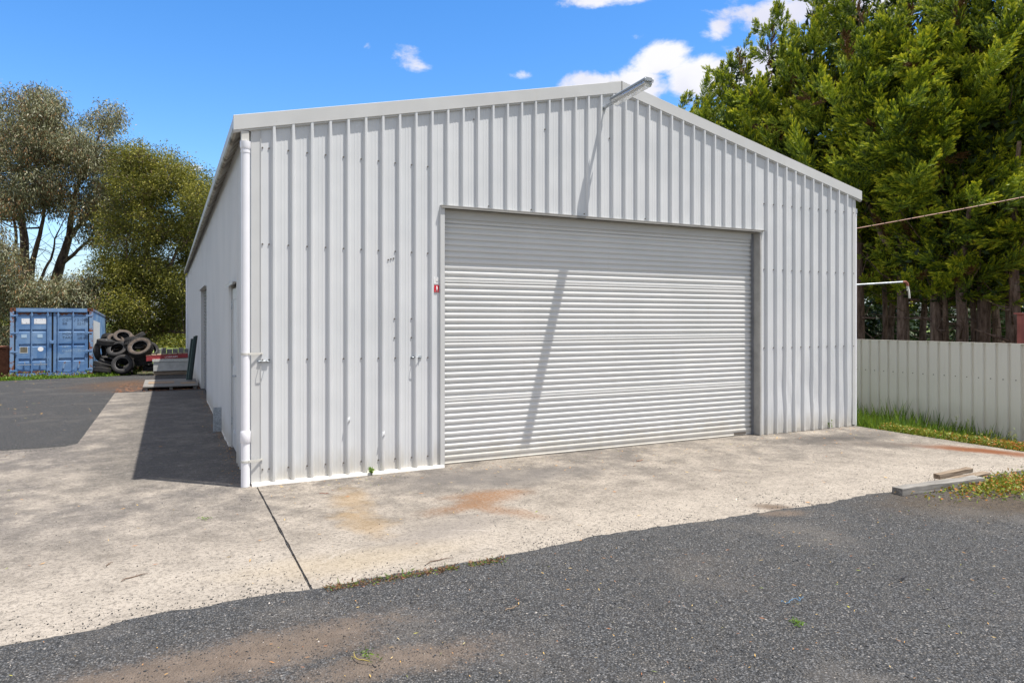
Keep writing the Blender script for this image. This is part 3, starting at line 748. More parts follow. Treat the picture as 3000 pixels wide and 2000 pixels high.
q = pe+d*.065+Vector((0, 0, -.07)); mb = MB(); mb.tube([q, q+Vector((.01, 0, -.055)), q+Vector((.012, -.01, -.06)), q+Vector((.035, -.01, -.20))], [.019, .019, .015, .015], 12); mb.tube([q+Vector((-.02, 0, -.07)), q+Vector((.03, 0, -.05))], .009, 8); mb.build('drop_pipe', PVCOLD, ro)

# ------------------------------------------------------------------ fence
FX = 11.35
fe = empty('fence', (FX, 4, -.33), 'low grey corrugated steel fence on the right of the shed', 'fence')
mb = MB(); mb.sheet([(a, d) for a, d in trim(-3.6, 22, -3.5)], -.42, 1.30, lambda a, d, z: (FX+d*.9, a, z)); 
fp = MB(); 
mb.build('sheeting', FENCEM, fe)
for k in range(40):
    y = -3.41+.19*k*1.0
    mb = MB(); mb.tube([(FX+.001, y, .72), (FX-.009, y, .72)], .0085, 6); mb.build('screw', SCREW, fe)
for zz in (.72, 1.2):
    mb = MB(); mb.box((FX+.046, -3.5, zz-.03), (FX+.09, 22, zz+.03)); mb.build('rail', GALV, fe)
for k in range(11):
    mb = MB(); mb.box((FX+.092, -3.4+2.5*k, -.5), (FX+.15, -3.34+2.5*k, 1.26)); mb.build('post', GALV, fe)
mb = MB(); mb.box((FX-.006, -3.6, 1.298), (FX+.05, 22, 1.304)); mb.build('capping', FENCEM, fe)
# red corrugated shed behind the fence
rs = empty('red_shed', (15.6, -.5, -.33), 'faded red corrugated steel garden shed showing above the fence end', 'shed')
mb = MB()
pr = []
for i in range(60): pr.append((i*.04, .012*math.sin(i*math.pi/2)))
mb.sheet([(14.7+a*.75, d) for a, d in pr], -.35, 1.80, lambda a, d, z: (a, -1.5+d, z)); mb.sheet([(-1.5+a*.89, d) for a, d in pr], -.35, 1.80, lambda a, d, z: (14.7+d, a, z))
mb.sheet([(14.7+a*.75, d) for a, d in pr], -.35, 1.80, lambda a, d, z: (a, .6+d, z)); mb.sheet([(-1.5+a*.89, d) for a, d in pr], -.35, 1.80, lambda a, d, z: (16.45+d, a, z)); mb.build('walls', REDST, rs)
mb = MB(); mb.box((14.66, -1.55, 1.80), (16.5, .65, 1.83)); mb.build('roof', REDST, rs)

# ------------------------------------------------------------------ container
CO = Vector((-3.25, 21.98, 0)); CW, CH, CL = 2.44, 2.59, 6.06
cz = g(CO.x-1.2, CO.y)+.0
ct = empty('shipping_container', (CO.x-CW/2, CO.y, -.325), 'faded blue shipping container with rusty corners and closed doors', 'container')
ct.rotation_euler = (R(-2.2), 0, 0); ct.scale = (1.02, 1, .945); PW[ct.name] = Vector((0, 0, 0)); ct['_w'] = 1
def cpart(mb, name, mats, par=None):
    o = mb.build(name, mats); o.parent = par or ct; return o
h = CW/2
for sx in (-1, 1):
    for yy in (0, CL-.12):
        mb = MB(); mb.box((sx*h-(.0 if sx < 0 else .11), yy, .12), (sx*h+(.11 if sx < 0 else 0), yy+.12, CH-.12)); cpart(mb, 'corner_post', RUSTY)
for (yy, za, zb_) in ((0, CH-.15, CH-.01), (0, .02, .15), (CL-.1, CH-.15, CH-.01)):
    mb = MB(); mb.box((-h+.17, yy, za), (h-.17, yy+.10, zb_)); cpart(mb, 'end_beam', BLUE)
for sx in (-1, 1):
    x = sx*(h-.03)
    for (za, zb_) in ((CH-.09, CH-.01), (0, .14)):
        mb = MB(); mb.box((x-.028, .17, za), (x+.028, CL-.17, zb_)); cpart(mb, 'side_rail', RUSTY)
for sx in (-1, 1):
    for yy in (0, CL-.17):
        for zz in (0, CH-.12):
            mb = MB(); x0 = -h if sx < 0 else h-.17
            y1 = -.004 if yy == 0 else yy
            mb.box((x0-.003*(sx < 0), y1, zz), (x0+.17+.003*(sx > 0), yy+.17, zz+.12)); o = cpart(mb, 'corner_casting', RUST)
            if yy == 0:
                mb = MB(); mb.tube([(x0+.085, -.006, zz+.06), (x0+.085, .03, zz+.06)], .032, 14); cpart(mb, 'slot', DARK, o)
# side corrugated panels
def cprof(n0, n1):
    p = []; a = n0
    while a < n1-.28: p += [(a, 0), (a+.07, 0), (a+.14, .036), (a+.21, .036)]; a += .278
    p.append((n1, 0)); return p
for sx in (-1, 1):
    mb = MB(); mb.sheet(cprof(.12, CL-.12), .14, CH-.09, lambda a, d, z: (sx*(h-.012)-sx*d, a, z)); cpart(mb, 'side_panel', BLUE)
mb = MB(); mb.sheet(cprof(.1, CL-.1), -h+.06, h-.06, lambda a, d, z: (z, a, CH-.05+d*.4)); cpart(mb, 'roof_panel', RUSTY)
mb = MB(); mb.box((-h+.11, CL-.09, .14), (h-.11, CL-.06, CH-.14)); cpart(mb, 'end_panel', BLUE)
mb = MB(); mb.box((-h+.11, .09, .1), (h-.11, .11, CH-.1)); cpart(mb, 'door_seal', flat('black_seal', (.012, .012, .013), .6))
mb = MB(); mb.box((h-.0, .20, .95), (h+.003, 2.9, 2.14)); cpart(mb, 'side_sticker', flat('worn_white_sheet', (.66, .67, .68), .6, 0, .12, 25))
# doors
zb = [(.17, .57), (.70, 1.13), (1.245, 1.675), (1.79, 2.40)]
for sd in (-1, 1):
    x0, x1 = (-h+.155, -.03) if sd < 0 else (.03, h-.155)
    mb = MB(); pr = [(.17, .05)]
    for (a, b) in zb:
        pr += [(a, .05), (b, .05), (b+.012, .085), (min(b+.085, 2.43), .085)]
    pr = [(.17, .05), (.57, .05), (.60, .085), (.69, .085), (.70, .05), (1.13, .05), (1.16, .085), (1.235, .085), (1.245, .05), (1.675, .05), (1.705, .085), (1.78, .085), (1.79, .05), (2.415, .05)]
    xi0, xi1 = x0+.09, x1-.09
    vs = []
    for z_, y_ in pr: vs += [(xi0, y_, z_), (xi1, y_, z_)]
    mb.add(vs, [(2*i, 2*i+1, 2*i+3, 2*i+2) for i in range(len(pr)-1)])
    for (xa, xb) in ((x0, xi0), (xi1, x1)): mb.box((xa, .046, .17), (xb, .088, 2.415))
    d = cpart(mb, 'door', BLUE)
    # rust fringe under the header
    mb = MB(); n = 48; xx0, xx1 = x0+.06, x1-.04; vs = []
    for i in range(n+1):
        x = xx0+(xx1-xx0)*i/n; dr = .03+.13*max(0, noise.noise(Vector((x*9, sd*3, 1)))+.15)
        vs += [(x, .0435, 2.405), (x, .0435, 2.405-dr)]
    mb.add(vs, [(2*i, 2*i+1, 2*i+3, 2*i+2) for i in range(n)]); cpart(mb, 'rust_stain', RUST, d)
    if sd < 0:
        mb = MB(); vs = []
        for i in range(n+1):
            x = xx0+(xx1-xx0)*i/n; dr = .03+.05*max(0, noise.noise(Vector((x*9, 7, 1)))+.3); vs += [(x, .0435, .175), (x, .0435, .175+dr)]
        mb.add(vs, [(2*i, 2*i+2, 2*i+3, 2*i+1) for i in range(n)]); cpart(mb, 'rust_stain', RUST, d)
    for rx in (((-.60, -.135) if sd < 0 else (.17, .62))):
        mb = MB(); mb.tube([(rx, .012, .12), (rx, .012, 2.50)], .017, 10)
        r = cpart(mb, 'lock_rod', BLUE)
        mb = MB()
        for zz in (.22, .66, 2.28): mb.box((rx-.035, .01, zz), (rx+.035, .046, zz+.10))
        for zz in (.10, 2.46): mb.box((rx-.04, -.004, zz), (rx+.04, .03, zz+.05))
        o = cpart(mb, 'rod_brackets', BLUE, r); bevel(o, .008)
        if sd < 0:
            mb = MB(); mb.beam((rx-.0, -.012, .47), (rx-.40, -.006, .475), .012, .03); mb.beam((rx-.18, .0, .44), (rx-.20, .0, .58), .03, .02); cpart(mb, 'handle', GALV, r)
        else:
            mb = MB(); mb.beam((rx+.16, .03, .30), (rx+.20, .03, .56), .03, .05); cpart(mb, 'handle', RUSTY, r)
    for zz in (.22, .92, 1.62, 2.27):
        mb = MB(); xa = -h+.02 if sd < 0 else h-.22; mb.box((xa, -.012, zz), (xa+.20, .02, zz+.055)); mb.box((xa+.07, -.02, zz-.01), (xa+.11, .01, zz+.065)); bevel(cpart(mb, 'hinge', BLUE), .01)
mb = MB(); mb.box((-.07, .0, 1.24), (.05, .05, 1.36)); bevel(cpart(mb, 'lock_box', BLUE), .01)
def dec(x0, x1, z0, z1, mat, name='decal', y=.046): mb = MB(); mb.box((x0, y-.002, z0), (x1, y, z1)); return cpart(mb, name, mat)
LABW = M('scuffed_white', .6); LABW.col(LABW.mix(LABW.sstep(LABW.noise(22, 4, .7, LABW.obj()), .60, .63), (.72, .73, .75), (.06, .07, .09)))
dec(-.90, -.665, 1.99, 2.19, LABW, 'white_label'); dec(-.54, -.19, 1.99, 2.19, LABW, 'white_label')
dec(-.905, -.745, 1.47, 1.60, FADED, 'faded_label'); dec(-.44, -.29, 1.47, 1.60, FADED, 'faded_label')
mb = MB(); mb.add([(-.345+.085*math.cos(t*math.pi/12), .0455, 1.045+.085*math.sin(t*math.pi/12)) for t in range(24)], [tuple(range(24))]); cpart(mb, 'round_label', SIGNW)
dec(-.945, -.715, .90, 1.14, flat('safety_plate_frame', (.50, .52, .52), .6), 'plate_frame', .046); dec(-.93, -.73, .93, 1.13, flat('safety_plate', (.13, .115, .08), .6, 0, .4, 20), 'safety_plate', .043)
RM = Euler((R(90), 0, 0)).to_matrix()
for s_, x, z_, sz in (('CGT U', .29, 2.10, .115), ('210898', .73, 2.10, .115), ('6', 1.06, 2.10, .115), ('BB', .29, 1.96, .115), ('2210', .73, 1.96, .115), ('MGW', .29, 1.565, .115), ('TARE', .29, 1.425, .115),
                      ('24,000 KGS', .73, 1.60, .055), ('52,910 LBS', .73, 1.545, .055), ('2,480 KGS', .75, 1.45, .055), ('5,470 LBS', .75, 1.395, .055), ('NET', .29, 1.09, .09), ('CU.CAP.', .29, .93, .09), ('21,520', .73, 1.10, .06), ('33.1 CU.M', .76, .94, .07)):
    text_obj('lettering', s_, sz*1.15, INK if z_ > 1.3 else FADED, Vector((x, .0465, z_)), RM, ct)
# rusty skip bin left of it
sb = empty('skip_bin', atd(-40, 1110, 24.6), 'rusty brown steel bin left of the blue container', 'bin')
b0 = atd(28, 1107, 24.6); bz = g(b0.x, b0.y)
mb = MB(); mb.box((b0.x-2.2, b0.y, bz), (b0.x, b0.y+1.2, bz+1.02)); bevel(mb.build('body', RUST, sb), .02)
mb = MB(); mb.box((b0.x-2.25, b0.y-.05, bz+1.02), (b0.x+.05, b0.y+1.25, bz+1.08)); 
for k in range(4): mb.box((b0.x-.1-.6*k, b0.y-.04, bz), (b0.x-.02-.6*k, b0.y-.002, bz+1.018))
mb.build('rim', RUST, sb)

# ------------------------------------------------------------------ tyres
def tyre_mesh(Ro, Wd, kind):
    "lathe about local Z, opening profile from bead to bead; kind: road / lug"
    Ri = Ro*.60; pr = [(Ri, .36), (Ri+.012, .40), (Ri+.03, .47), (Ri+(Ro-Ri)*.5, .50), (Ro-.05, .485), (Ro-.018, .44)]
    if kind == 'road':
        tr = []
        for c in (-.28, -.10, .10, .28): tr += [(c-.028, 0), (c-.022, 1), (c+.022, 1), (c+.028, 0)]
        tread = [(Ro-.004, .40)]+[(Ro-(.008 if k else 0), -c) for c, k in tr]+[(Ro-.004, -.40)]
    else: tread = [(Ro-.012, .40), (Ro-.012, 0.0), (Ro-.012, -.40)]
    full = [(r, z*Wd) for r, z in pr]+[(r, z*Wd) for r, z in tread]+[(r, -z*Wd) for r, z in pr[::-1]]
    inner = [(Ri+.02, -.33*Wd), (Ro-.06, -.40*Wd), (Ro-.03, -.25*Wd), (Ro-.028, .25*Wd), (Ro-.06, .40*Wd), (Ri+.02, .33*Wd)]
    full += inner; n = len(full); S = 56; mb = MB(); vs = []
    for k in range(S):
        a = 2*math.pi*k/S; vs += [(r*math.cos(a), r*math.sin(a), z) for r, z in full]
    o = 0; mb.v = vs
    for k in range(S):
        for i in range(n):
            j = (i+1) % n; kk = (k+1) % S; mb.f.append((k*n+i, kk*n+i, kk*n+j, k*n+j))
            bead = i in (0,) or i == len(pr)*2+len(tread)-2
            side = (i < len(pr)-1) or (len(pr)+len(tread) <= i < 2*len(pr)+len(tread)-1)
            mb.mi.append(1 if bead else (2 if side else 0)); mb.sm.append(kind != 'road' or side)
    if kind == 'lug':
        NL = 34
        for k in range(NL):
            a = 2*math.pi*k/NL
            for sgn, off in ((1, 0), (-1, .5)):
                aa = a+off*2*math.pi/NL; ca, sa = math.cos(aa), math.sin(aa)
                M3 = Matrix(((ca, -sa, 0), (sa, ca, 0), (0, 0, 1)))
                w = Ro*2*math.pi/NL*.30
                z0, z1 = (.04*Wd, .50*Wd) if sgn > 0 else (-.50*Wd, -.04*Wd)
                bx = [Vector(p) for p in ((Ro-.03, -w, z0), (Ro+.008, -w*.8, z0), (Ro+.008, w*.8, z0), (Ro-.03, w, z0), (Ro-.04, -w, z1), (Ro-.004, -w*.8, z1), (Ro-.004, w*.8, z1), (Ro-.04, w, z1))]
                mb.add([M3@v for v in bx], [(0, 1, 2, 3), (7, 6, 5, 4), (0, 4, 5, 1), (1, 5, 6, 2), (2, 6, 7, 3), (3, 7, 4, 0)], 0)
    me_o = mb.build('tyre', [RUBBER, BEAD, RUBBER if kind == 'road' else BROWNRUB])
    return me_o
protos = {'road': tyre_mesh(.36, .23, 'road'), 'brown': tyre_mesh(.355, .22, 'road'), 'lug': tyre_mesh(.43, .30, 'lug')}
protos['brown'].data.materials[2] = BROWNRUB.m
TY = [ # crop px centre, depth, kind, scale, axis (right, up, to camera), label
 (1075, 1110, 25.2, 'road', 1.05, (.22, .42, .88), 'black tyre with round open mouth at the bottom front of the pile'),
 (925, 680, 25.6, 'road', 1.03, (.10, .66, .74), 'black tyre above the bottom front one with a brown tyre seen through it'),
 (1578, 640, 25.3, 'lug', 1.0, (.12, .66, .74), 'knobbly off road tyre with brown sidewall facing the camera'),
 (1465, 500, 25.9, 'lug', .98, (-.08, .93, -.30), 'knobbly off road tyre lying behind the brown faced one'),
 (1760, 960, 25.9, 'lug', 1.0, (-.22, .95, .15), 'knobbly off road tyre lying low beside the red pallet'),
 (1080, 330, 26.0, 'brown', .97, (.36, .74, .56), 'brownish tyre tilted to the right near the top of the pile'),
 (1170, 270, 26.5, 'brown', .96, (.42, .86, -.15), 'topmost tyre of the pile'),
 (1500, 330, 26.6, 'brown', .85, (-.50, .80, .20), 'tyre leaning left at the upper right of the pile'),
 (610, 480, 25.7, 'road', .95, (.14, .97, .02), 'grooved tyre lying flat at the upper left against the container'),
 (720, 400, 26.6, 'road', .95, (-.10, .75, -.55), 'dark tyre at the upper left back of the pile'),
 (860, 440, 26.2, 'brown', .92, (.62, .62, .40), 'brown sidewalled tyre wedged below the tilted top ones'),
 (450, 740, 25.8, 'road', 1.02, (.96, .10, -.05), 'tyre standing on its tread beside the container'),
 (660, 1030, 25.7, 'road', .92, (.42, .86, .10), 'grooved tyre tucked left of the bottom front tyre'),
 (500, 1140, 25.3, 'road', .92, (.26, .92, -.20), 'grooved tyre second from the ground at the lower left'),
 (500, 1290, 25.0, 'road', .92, (.06, .95, -.25), 'lowest left grooved tyre next to the container foot'),
 (1900, 1200, 25.9, 'road', .85, (.05, .98, .15), 'thin dark tyre lying on the ground at the right foot of the pile'),
 (1870, 690, 26.7, 'road', .9, (.75, .4, .4), 'dark tyre half hidden at the right back of the pile'),
 (1180, 620, 26.7, 'road', .95, (.1, .9, .3), 'dark tyre buried in the middle back of the pile'),
 (930, 770, 26.3, 'brown', .80, (.0, .95, .3), 'brown tyre seen through the open black one'),
 (1120, 1050, 26.1, 'road', 1.05, (.1, .55, .82), 'dark tyre directly behind the bottom front one'),
 (1060, 1180, 26.7, 'road', 1.05, (.0, .2, .95), 'dark tyre at the very back of the lowest row'),
 (1560, 760, 26.3, 'lug', 1.0, (.1, .5, .82), 'dark knobbly tyre directly behind the brown faced one'),
 (1000, 560, 27.0, 'road', 1.05, (.0, .3, .95), 'dark tyre at the back in the middle of the pile'),
 (1500, 1020, 27.0, 'road', 1.05, (.0, .2, .95), 'dark tyre at the back near the red pallet'),
 (640, 1330, 25.9, 'road', .95, (.1, .96, .1), 'dark tyre lying flat on the ground at the bottom of the heap'),
 (1100, 1330, 26.0, 'road', .95, (.1, .96, .1), 'dark tyre lying flat on the ground below the round open one'),
 (1250, 950, 26.6, 'road', 1.0, (.0, .9, .4), 'dark tyre at the back behind the two lowest open ones'),
]
used = set()
for (cx, cy, Z, kd, sc, ax, lb) in TY:
    p = atd(250+cx/9.8, 950+cy/9.8, Z-.15); p.z -= .05
    A = (RT*ax[0]+Vector((0, 0, 1))*ax[1]-FW*ax[2]).normalized()
    rot = A.to_track_quat('Z', 'Y').to_euler()
    o = protos[kd] if kd not in used else protos[kd].copy()
    if kd in used: COL.objects.link(o)
    used.add(kd); o.location = p; o.rotation_euler = rot; o.scale = (sc*.95,)*3
    tag(o, lb, 'tyre', 'pile of old tyres beside the container')

# ------------------------------------------------------------------ junk by the far end of the shed
def pallet(name, c, w, d, hgt, mat, label, nb=7, blockm=None, yaw=0, group=None):
    e = empty(name, c, label, 'pallet', group); e.rotation_euler = (0, 0, yaw); 
    def part(mb, n, m):
        o = mb.build(n, m); o.parent = e; return o
    t = .02
    for k in range(nb):
        mb = MB(); x = -w/2+(w-.10)*k/(nb-1); mb.box((x, -d/2, hgt-t), (x+.095, d/2, hgt)); part(mb, 'deck_board', mat)
    for yy in (-d/2, -.05, d/2-.1):
        mb = MB(); mb.box((-w/2, yy, t+.006), (w/2, yy+.1, hgt-t-.003)); part(mb, 'bearer', blockm or mat)
    for k in range(3):
        mb = MB(); x = -w/2+(w-.12)*k/2; mb.box((x, -d/2+.002, 0), (x+.12, d/2-.002, t)); part(mb, 'bottom_board', mat)
    return e
P = Vector((-.67, 21.2, g(-.67, 21.2)))
pallet('pallet', P, 1.10, 1.1, .16, TANWOOD, 'brown timber pallet at the bottom of the stack by the far shed end')
bx = empty('panel_crate', P+Vector((-.0, 0, .165)), 'grey white slab sided crate under the red pallet', 'crate')
mb = MB(); mb.box((-1.24, 20.62, P.z+.165), (-.10, 21.75, P.z+.50)); bevel(mb.build('body', PANELM, bx), .008)
mb = MB(); mb.box((-1.27, 20.59, P.z+.502), (-.08, 21.78, P.z+.60)); bevel(mb.build('lid', flat('flaky_white', (.50, .50, .47), .8, 0, .2, 14), bx), .006)
e = empty('red_pallet', P+Vector((-.12, 0, .61)), 'red painted timber pallet with white lettering on top of the crate', 'pallet')
w2 = 1.36
for k in range(8):
    mb = MB(); x = -w2/2+(w2-.15)*k/7; mb.box((x, -.58, .128), (x+.145, .58, .15)); o = mb.build('deck_board', TANWOOD); o.parent = e
for k in range(8):
    mb = MB(); x = -w2/2+(w2-.15)*k/7; mb.box((x+.0, -.5815, .129), (x+.145, -.5802, .149)); o = mb.build('board_end', REDWOOD); o.parent = e
for yy in (-.575, -.02, .545):
    mb = MB(); mb.box((-w2/2+.01, yy, .0), (w2/2, yy+.04, .127)); o = mb.build('bearer', REDWOOD); o.parent = e
mb = MB(); mb.box((-w2/2+.005, -.574, -.05), (-w2/2+.22, -.50, -.001)); o = mb.build('foot', REDWOOD); o.parent = e
t = text_obj('lettering', 'LOSCAM', .085, SIGNW, Vector((-.08, -.5775, .032)), RM, e); t.scale = (1.25, 1, 1)
e.rotation_euler = (0, R(-2.0), 0)
mb = MB()
bb = atd(505, 1034, 27.5)
for k in range(7): mb.box((bb.x-.62+.21*k, bb.y, bb.z-.55), (bb.x-.425+.21*k, bb.y+.4, bb.z+.17+.02*math.sin(k*2)))
mb.box((bb.x-.7, bb.y-.0, bb.z-.9), (bb.x+.9, bb.y+.5, bb.z-.56))
tag(mb.build('block_stack', BLOCKM), 'grey concrete blocks stacked behind the red pallet', 'blocks')
# flat deck
D0 = Vector((-.70, 12.15, 0)); zd = g(-.7, 11.3)
e = empty('timber_deck', (D0.x, D0.y, zd), 'weathered grey timber platform lying flat by the shed wall', 'platform')
for k in range(9):
    mb = MB(); y = -.92+.205*k; mb.box((-.60, y, .095+.002*(k % 2)), (.60, y+.185, .117+.002*(k % 2))); o = mb.build('board', OLDWOOD); o.parent = e
for xx in (-.57, -.03, .50):
    mb = MB(); mb.box((xx, -.88, -.15), (xx+.07, .88, .094)); o = mb.build('bearer', OLDWOOD); o.parent = e
for (x0, x1, y0, y1) in ((-.50, .08, -.28, .28), (.22, .56, -.55, -.1)):
    mb = MB(); mb.box((x0, y0, .120), (x1, y1, .126)); o = mb.build('brown_sheet', flat('brown_sheet', (.24, .17, .11), .8, 0, .3, 30)); o.parent = e
e.rotation_euler = (R(.9), 0, 0)
# leaning green steel bars
for k, (px, pxt, pyt, Zb, lab) in enumerate(((549, 563, 992, 17.9, 'leftmost dark green steel bar leaning on the shed wall'), (554, 571, 985, 17.9, 'middle dark green steel bar leaning on the shed wall'), (560, 576, 983, 18.0, 'rightmost dark green steel bar leaning on the shed wall'))):
    a = atd(px, 1113, Zb); b = atd(pxt, pyt, Zb+.15); mb = MB(); mb.beam(a, b, .055, .05, (0, 1, 0)); o = mb.build('steel_bar', GREENP)
    mb = MB(); mb.beam(a+Vector((-.031, -.024, 0)), b+Vector((-.031, -.024, 0)), .008, .012, (0, 1, 0)); q = mb.build('pale_edge', LIGHTG); q.parent = o
    tag(o, lab, 'steel bar', 'green bars leaning on the wall')
# galvanised stub
mb = MB(); x0, y0 = -.15, 3.83
mb.box((x0, y0, .0), (x0+.11, y0+.004, .37)); mb.box((x0, y0+.004, 0), (x0+.004, y0+.10, .37)); mb.box((x0+.106, y0+.004, 0), (x0+.11, y0+.10, .37))
st = mb.build('steel_stub', GALV); tag(st, 'short galvanised steel channel standing upright against the shed side', 'steel channel')

# planks at right
def plank(name, a, b, w, h_, mat, label, rough=0.006):
    a = Vector(a); b = Vector(b); L = (b-a).length; ang = math.atan2(b.y-a.y, b.x-a.x); n = 24
    mb = MB(); secs = []
    for i in range(n+1):
        x = L*i/n
        for (yy, zz) in ((-w/2, 0), (w/2, 0), (w/2, h_), (-w/2, h_)):
            j = noise.noise(Vector((x*6, yy*20, zz*20)))*rough
            secs.append((x, yy+j, zz+j))
    mb.add(secs, [(4*i+k, 4*i+(k+1) % 4, 4*i+4+(k+1) % 4, 4*i+4+k) for i in range(n) for k in range(4)]+[(3, 2, 1, 0), (4*n, 4*n+1, 4*n+2, 4*n+3)])
    o = mb.build(name, mat); o.location = a; o.rotation_euler = (0, -math.atan2(b.z-a.z, L), ang); bevel(o, .004)
    return tag(o, label, 'plank', 'old planks at the slab edge')
a = atg(2628, 1450, .0); b = atg(2868, 1418, 0)
plank('timber_plank', (a.x, a.y, .004), (b.x, b.y, .010), .115, .07, OLDWOOD, 'thick grey weathered plank nearest the gravel')
a = atg(2752, 1412); b = atg(2850, 1396)
plank('timber_plank', (a.x, a.y+.03, .03), (b.x, b.y+.03, .045), .07, .05, TANWOOD, 'short tan timber offcut behind the thick grey plank')
a = atg(2752, 1419); b = atg(2890, 1399)
plank('timber_plank', (a.x, a.y, .008), (b.x, b.y, .04), .09, .026, TANWOOD, 'thin brown splintered board between the other two planks')

# ------------------------------------------------------------------ trees
def tree_root(name, loc, label, group): return empty(name, loc, label, 'tree', group)
def conifer_mesh(seed, H=11.6, zb=2.6, Rr=2.1, wind=.32):
    rg = np.random.default_rng(seed); nsp = 6
    sp = [(0, 0, H, Rr*.62)]+[(Rr*.55*math.cos(a), Rr*.55*math.sin(a), H*rg.uniform(.80, .98), Rr*rg.uniform(.42, .6)) for a in (np.arange(nsp)/nsp*6.28+rg.uniform(0, 1))]
    C = []; D = []; L = []; Wd = []; T = []
    for (sx, sy, sh, sr) in sp:
        nbg = 12; plumes = []
        for b_ in range(nbg):
            t = ((b_+rg.uniform(0, 1))/nbg)**.85; h_ = sh-(sh-zb)*t
            rad = sr*min(1.35, (.03+1.45*t**.85))*(1 if t < .75 else 1-.3*(t-.75)/.25)*rg.uniform(.45, 1.2)
            an = rg.uniform(0, 6.28); ox, oy = math.cos(an), math.sin(an)
            bax = np.array([ox*.85+wind, oy*.85-.08, .95-.75*t+.2*rg.uniform(-1, 1)]); bax /= np.linalg.norm(bax)
            bc = np.array([sx+ox*rad*.7, sy+oy*rad*.7, h_-.35]); gr = .45+.75*min(1, t*1.6)
            for k_ in range(int(4+4*min(1, t*2))):
                jj = rg.normal(size=3)*.42; ax_ = bax+jj+np.array([0, 0, .22]); ax_ /= np.linalg.norm(ax_)
                plumes.append((t, ax_, bc+bax*gr*rg.uniform(-.1, .75)+rg.normal(size=3)*.13*gr, rg.uniform(.5, 1.0)*(.55+.5*min(1, t*2)), rg.uniform(0, .1)+(b_ % 3)*.04))
        for k_ in range(4):     # pointed leader of this spire
            plumes.append((.15, np.array([.12+rg.normal()*.10, rg.normal()*.10, 1.0])/1.01, np.array([sx, sy, sh-.75-.38*k_]), 1.0-.12*k_, .08))
        for (t, axis, base, ln, hb) in plumes:
            nb = int(18*ln+5); nl = 19
            tb = np.sort(rg.uniform(0, .95, nb)); th = rg.uniform(0, 6.28, nb)
            u = np.cross(axis, [0, 0, 1]); u /= np.linalg.norm(u)+1e-6; v = np.cross(axis, u)
            ra = u[None]*np.cos(th)[:, None]+v[None]*np.sin(th)[:, None]
            bd = axis[None]*.95+ra*(.75-.45*tb)[:, None]+np.array([.2, 0, .12]); bd /= np.linalg.norm(bd, axis=1, keepdims=True)
            bl_ = (.42-.26*tb)*rg.uniform(.7, 1.2, nb)*(.6+.4*ln)
            b0_ = base[None]+axis[None]*(tb*ln)[:, None]
            q = np.tile(np.linspace(.1, 1, nl), nb); rb = np.repeat(np.arange(nb), nl); sgn = np.tile(np.where(np.arange(nl) % 2, 1, -1), nb)
            sd = np.cross(bd, rg.normal(size=(nb, 3))); sd /= np.linalg.norm(sd, axis=1, keepdims=True)+1e-6
            c = b0_[rb]+bd[rb]*(q*bl_[rb])[:, None]
            d = bd[rb]*1.0+sd[rb]*(sgn*(.75-.6*q))[:, None]+rg.normal(size=(len(q), 3))*.12
            ns = len(q)
            C.append(c); D.append(d); L.append(rg.uniform(.06, .12, ns)*(1.25-.55*q)); Wd.append(rg.uniform(.015, .028, ns))
            dead = rg.uniform() < .035; hue_ = hb
            T.append(np.clip(rg.uniform(.02, .06, ns) if dead else .12+hue_*1.6+(q**1.5)*(.26+.44*tb[rb])+rg.uniform(-.05, .18, ns), 0 if dead else .1, 1))  # tips grow yellower; inner sprays tinted darker to imitate shade in the crown
    # inner filling, crown shade put into its dark tint
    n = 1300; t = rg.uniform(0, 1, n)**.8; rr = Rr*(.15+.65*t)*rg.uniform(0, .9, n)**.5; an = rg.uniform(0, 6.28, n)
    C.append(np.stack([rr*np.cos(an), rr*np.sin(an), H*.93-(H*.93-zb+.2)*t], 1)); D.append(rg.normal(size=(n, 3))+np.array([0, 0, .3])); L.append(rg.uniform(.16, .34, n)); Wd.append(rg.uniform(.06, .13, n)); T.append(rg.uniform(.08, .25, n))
    return [np.concatenate(q) for q in (C, D, L, Wd, T)]
protoC = []
trunkM = []
for s_ in range(4):
    C, D, L, Wd, T = conifer_mesh(100+s_, H=11.6+.3*s_, zb=(5.0, 4.2, 5.4, 4.0)[s_])
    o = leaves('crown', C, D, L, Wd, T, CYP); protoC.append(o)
    rg = random.Random(s_); mb = MB(); r0 = (.165, .13, .15, .11)[s_]; pts = []; rad = []
    lx, ly = rg.uniform(-.5, .5), rg.uniform(-.3, .3)
    for i in range(12): t = i/11; pts.append((lx*t+.05*math.sin(i*1.3), ly*t+.05*math.cos(i), -.5+11.2*t)); rad.append(r0*(1-t*.85)+.01+(.04 if i == 0 else 0))
    mb.tube(pts, rad, 12)
    for k in range(26):    # live and dead limbs
        zz = rg.uniform(.6, 8.5); a = rg.uniform(0, 6.28); ln = rg.uniform(.5, 2.0); t = (zz+.5)/11.2
        p = Vector((lx*t, ly*t, zz)); dz = rg.uniform(-.1, .7)
        mb.tube([p, p+Vector((math.cos(a)*ln*.5, math.sin(a)*ln*.5, dz*.4*ln)), p+Vector((math.cos(a)*ln, math.sin(a)*ln, dz*ln+.1))], [rg.uniform(.015, .05), .014, .004], 5, caps=False)
    for k in range(1):
        zz = rg.uniform(3.6, 4.5); a = rg.uniform(0, 6.28); p = Vector((lx*(zz+.5)/11.2, ly*(zz+.5)/11.2, zz))
        mb.tube([p, p+Vector((math.cos(a)*.5, math.sin(a)*.5, .7)), p+Vector((math.cos(a)*1.1, math.sin(a)*1.1, 2.2))], [.09, .07, .04], 8, caps=False)
    trunkM.append(mb.build('trunk', BARK))
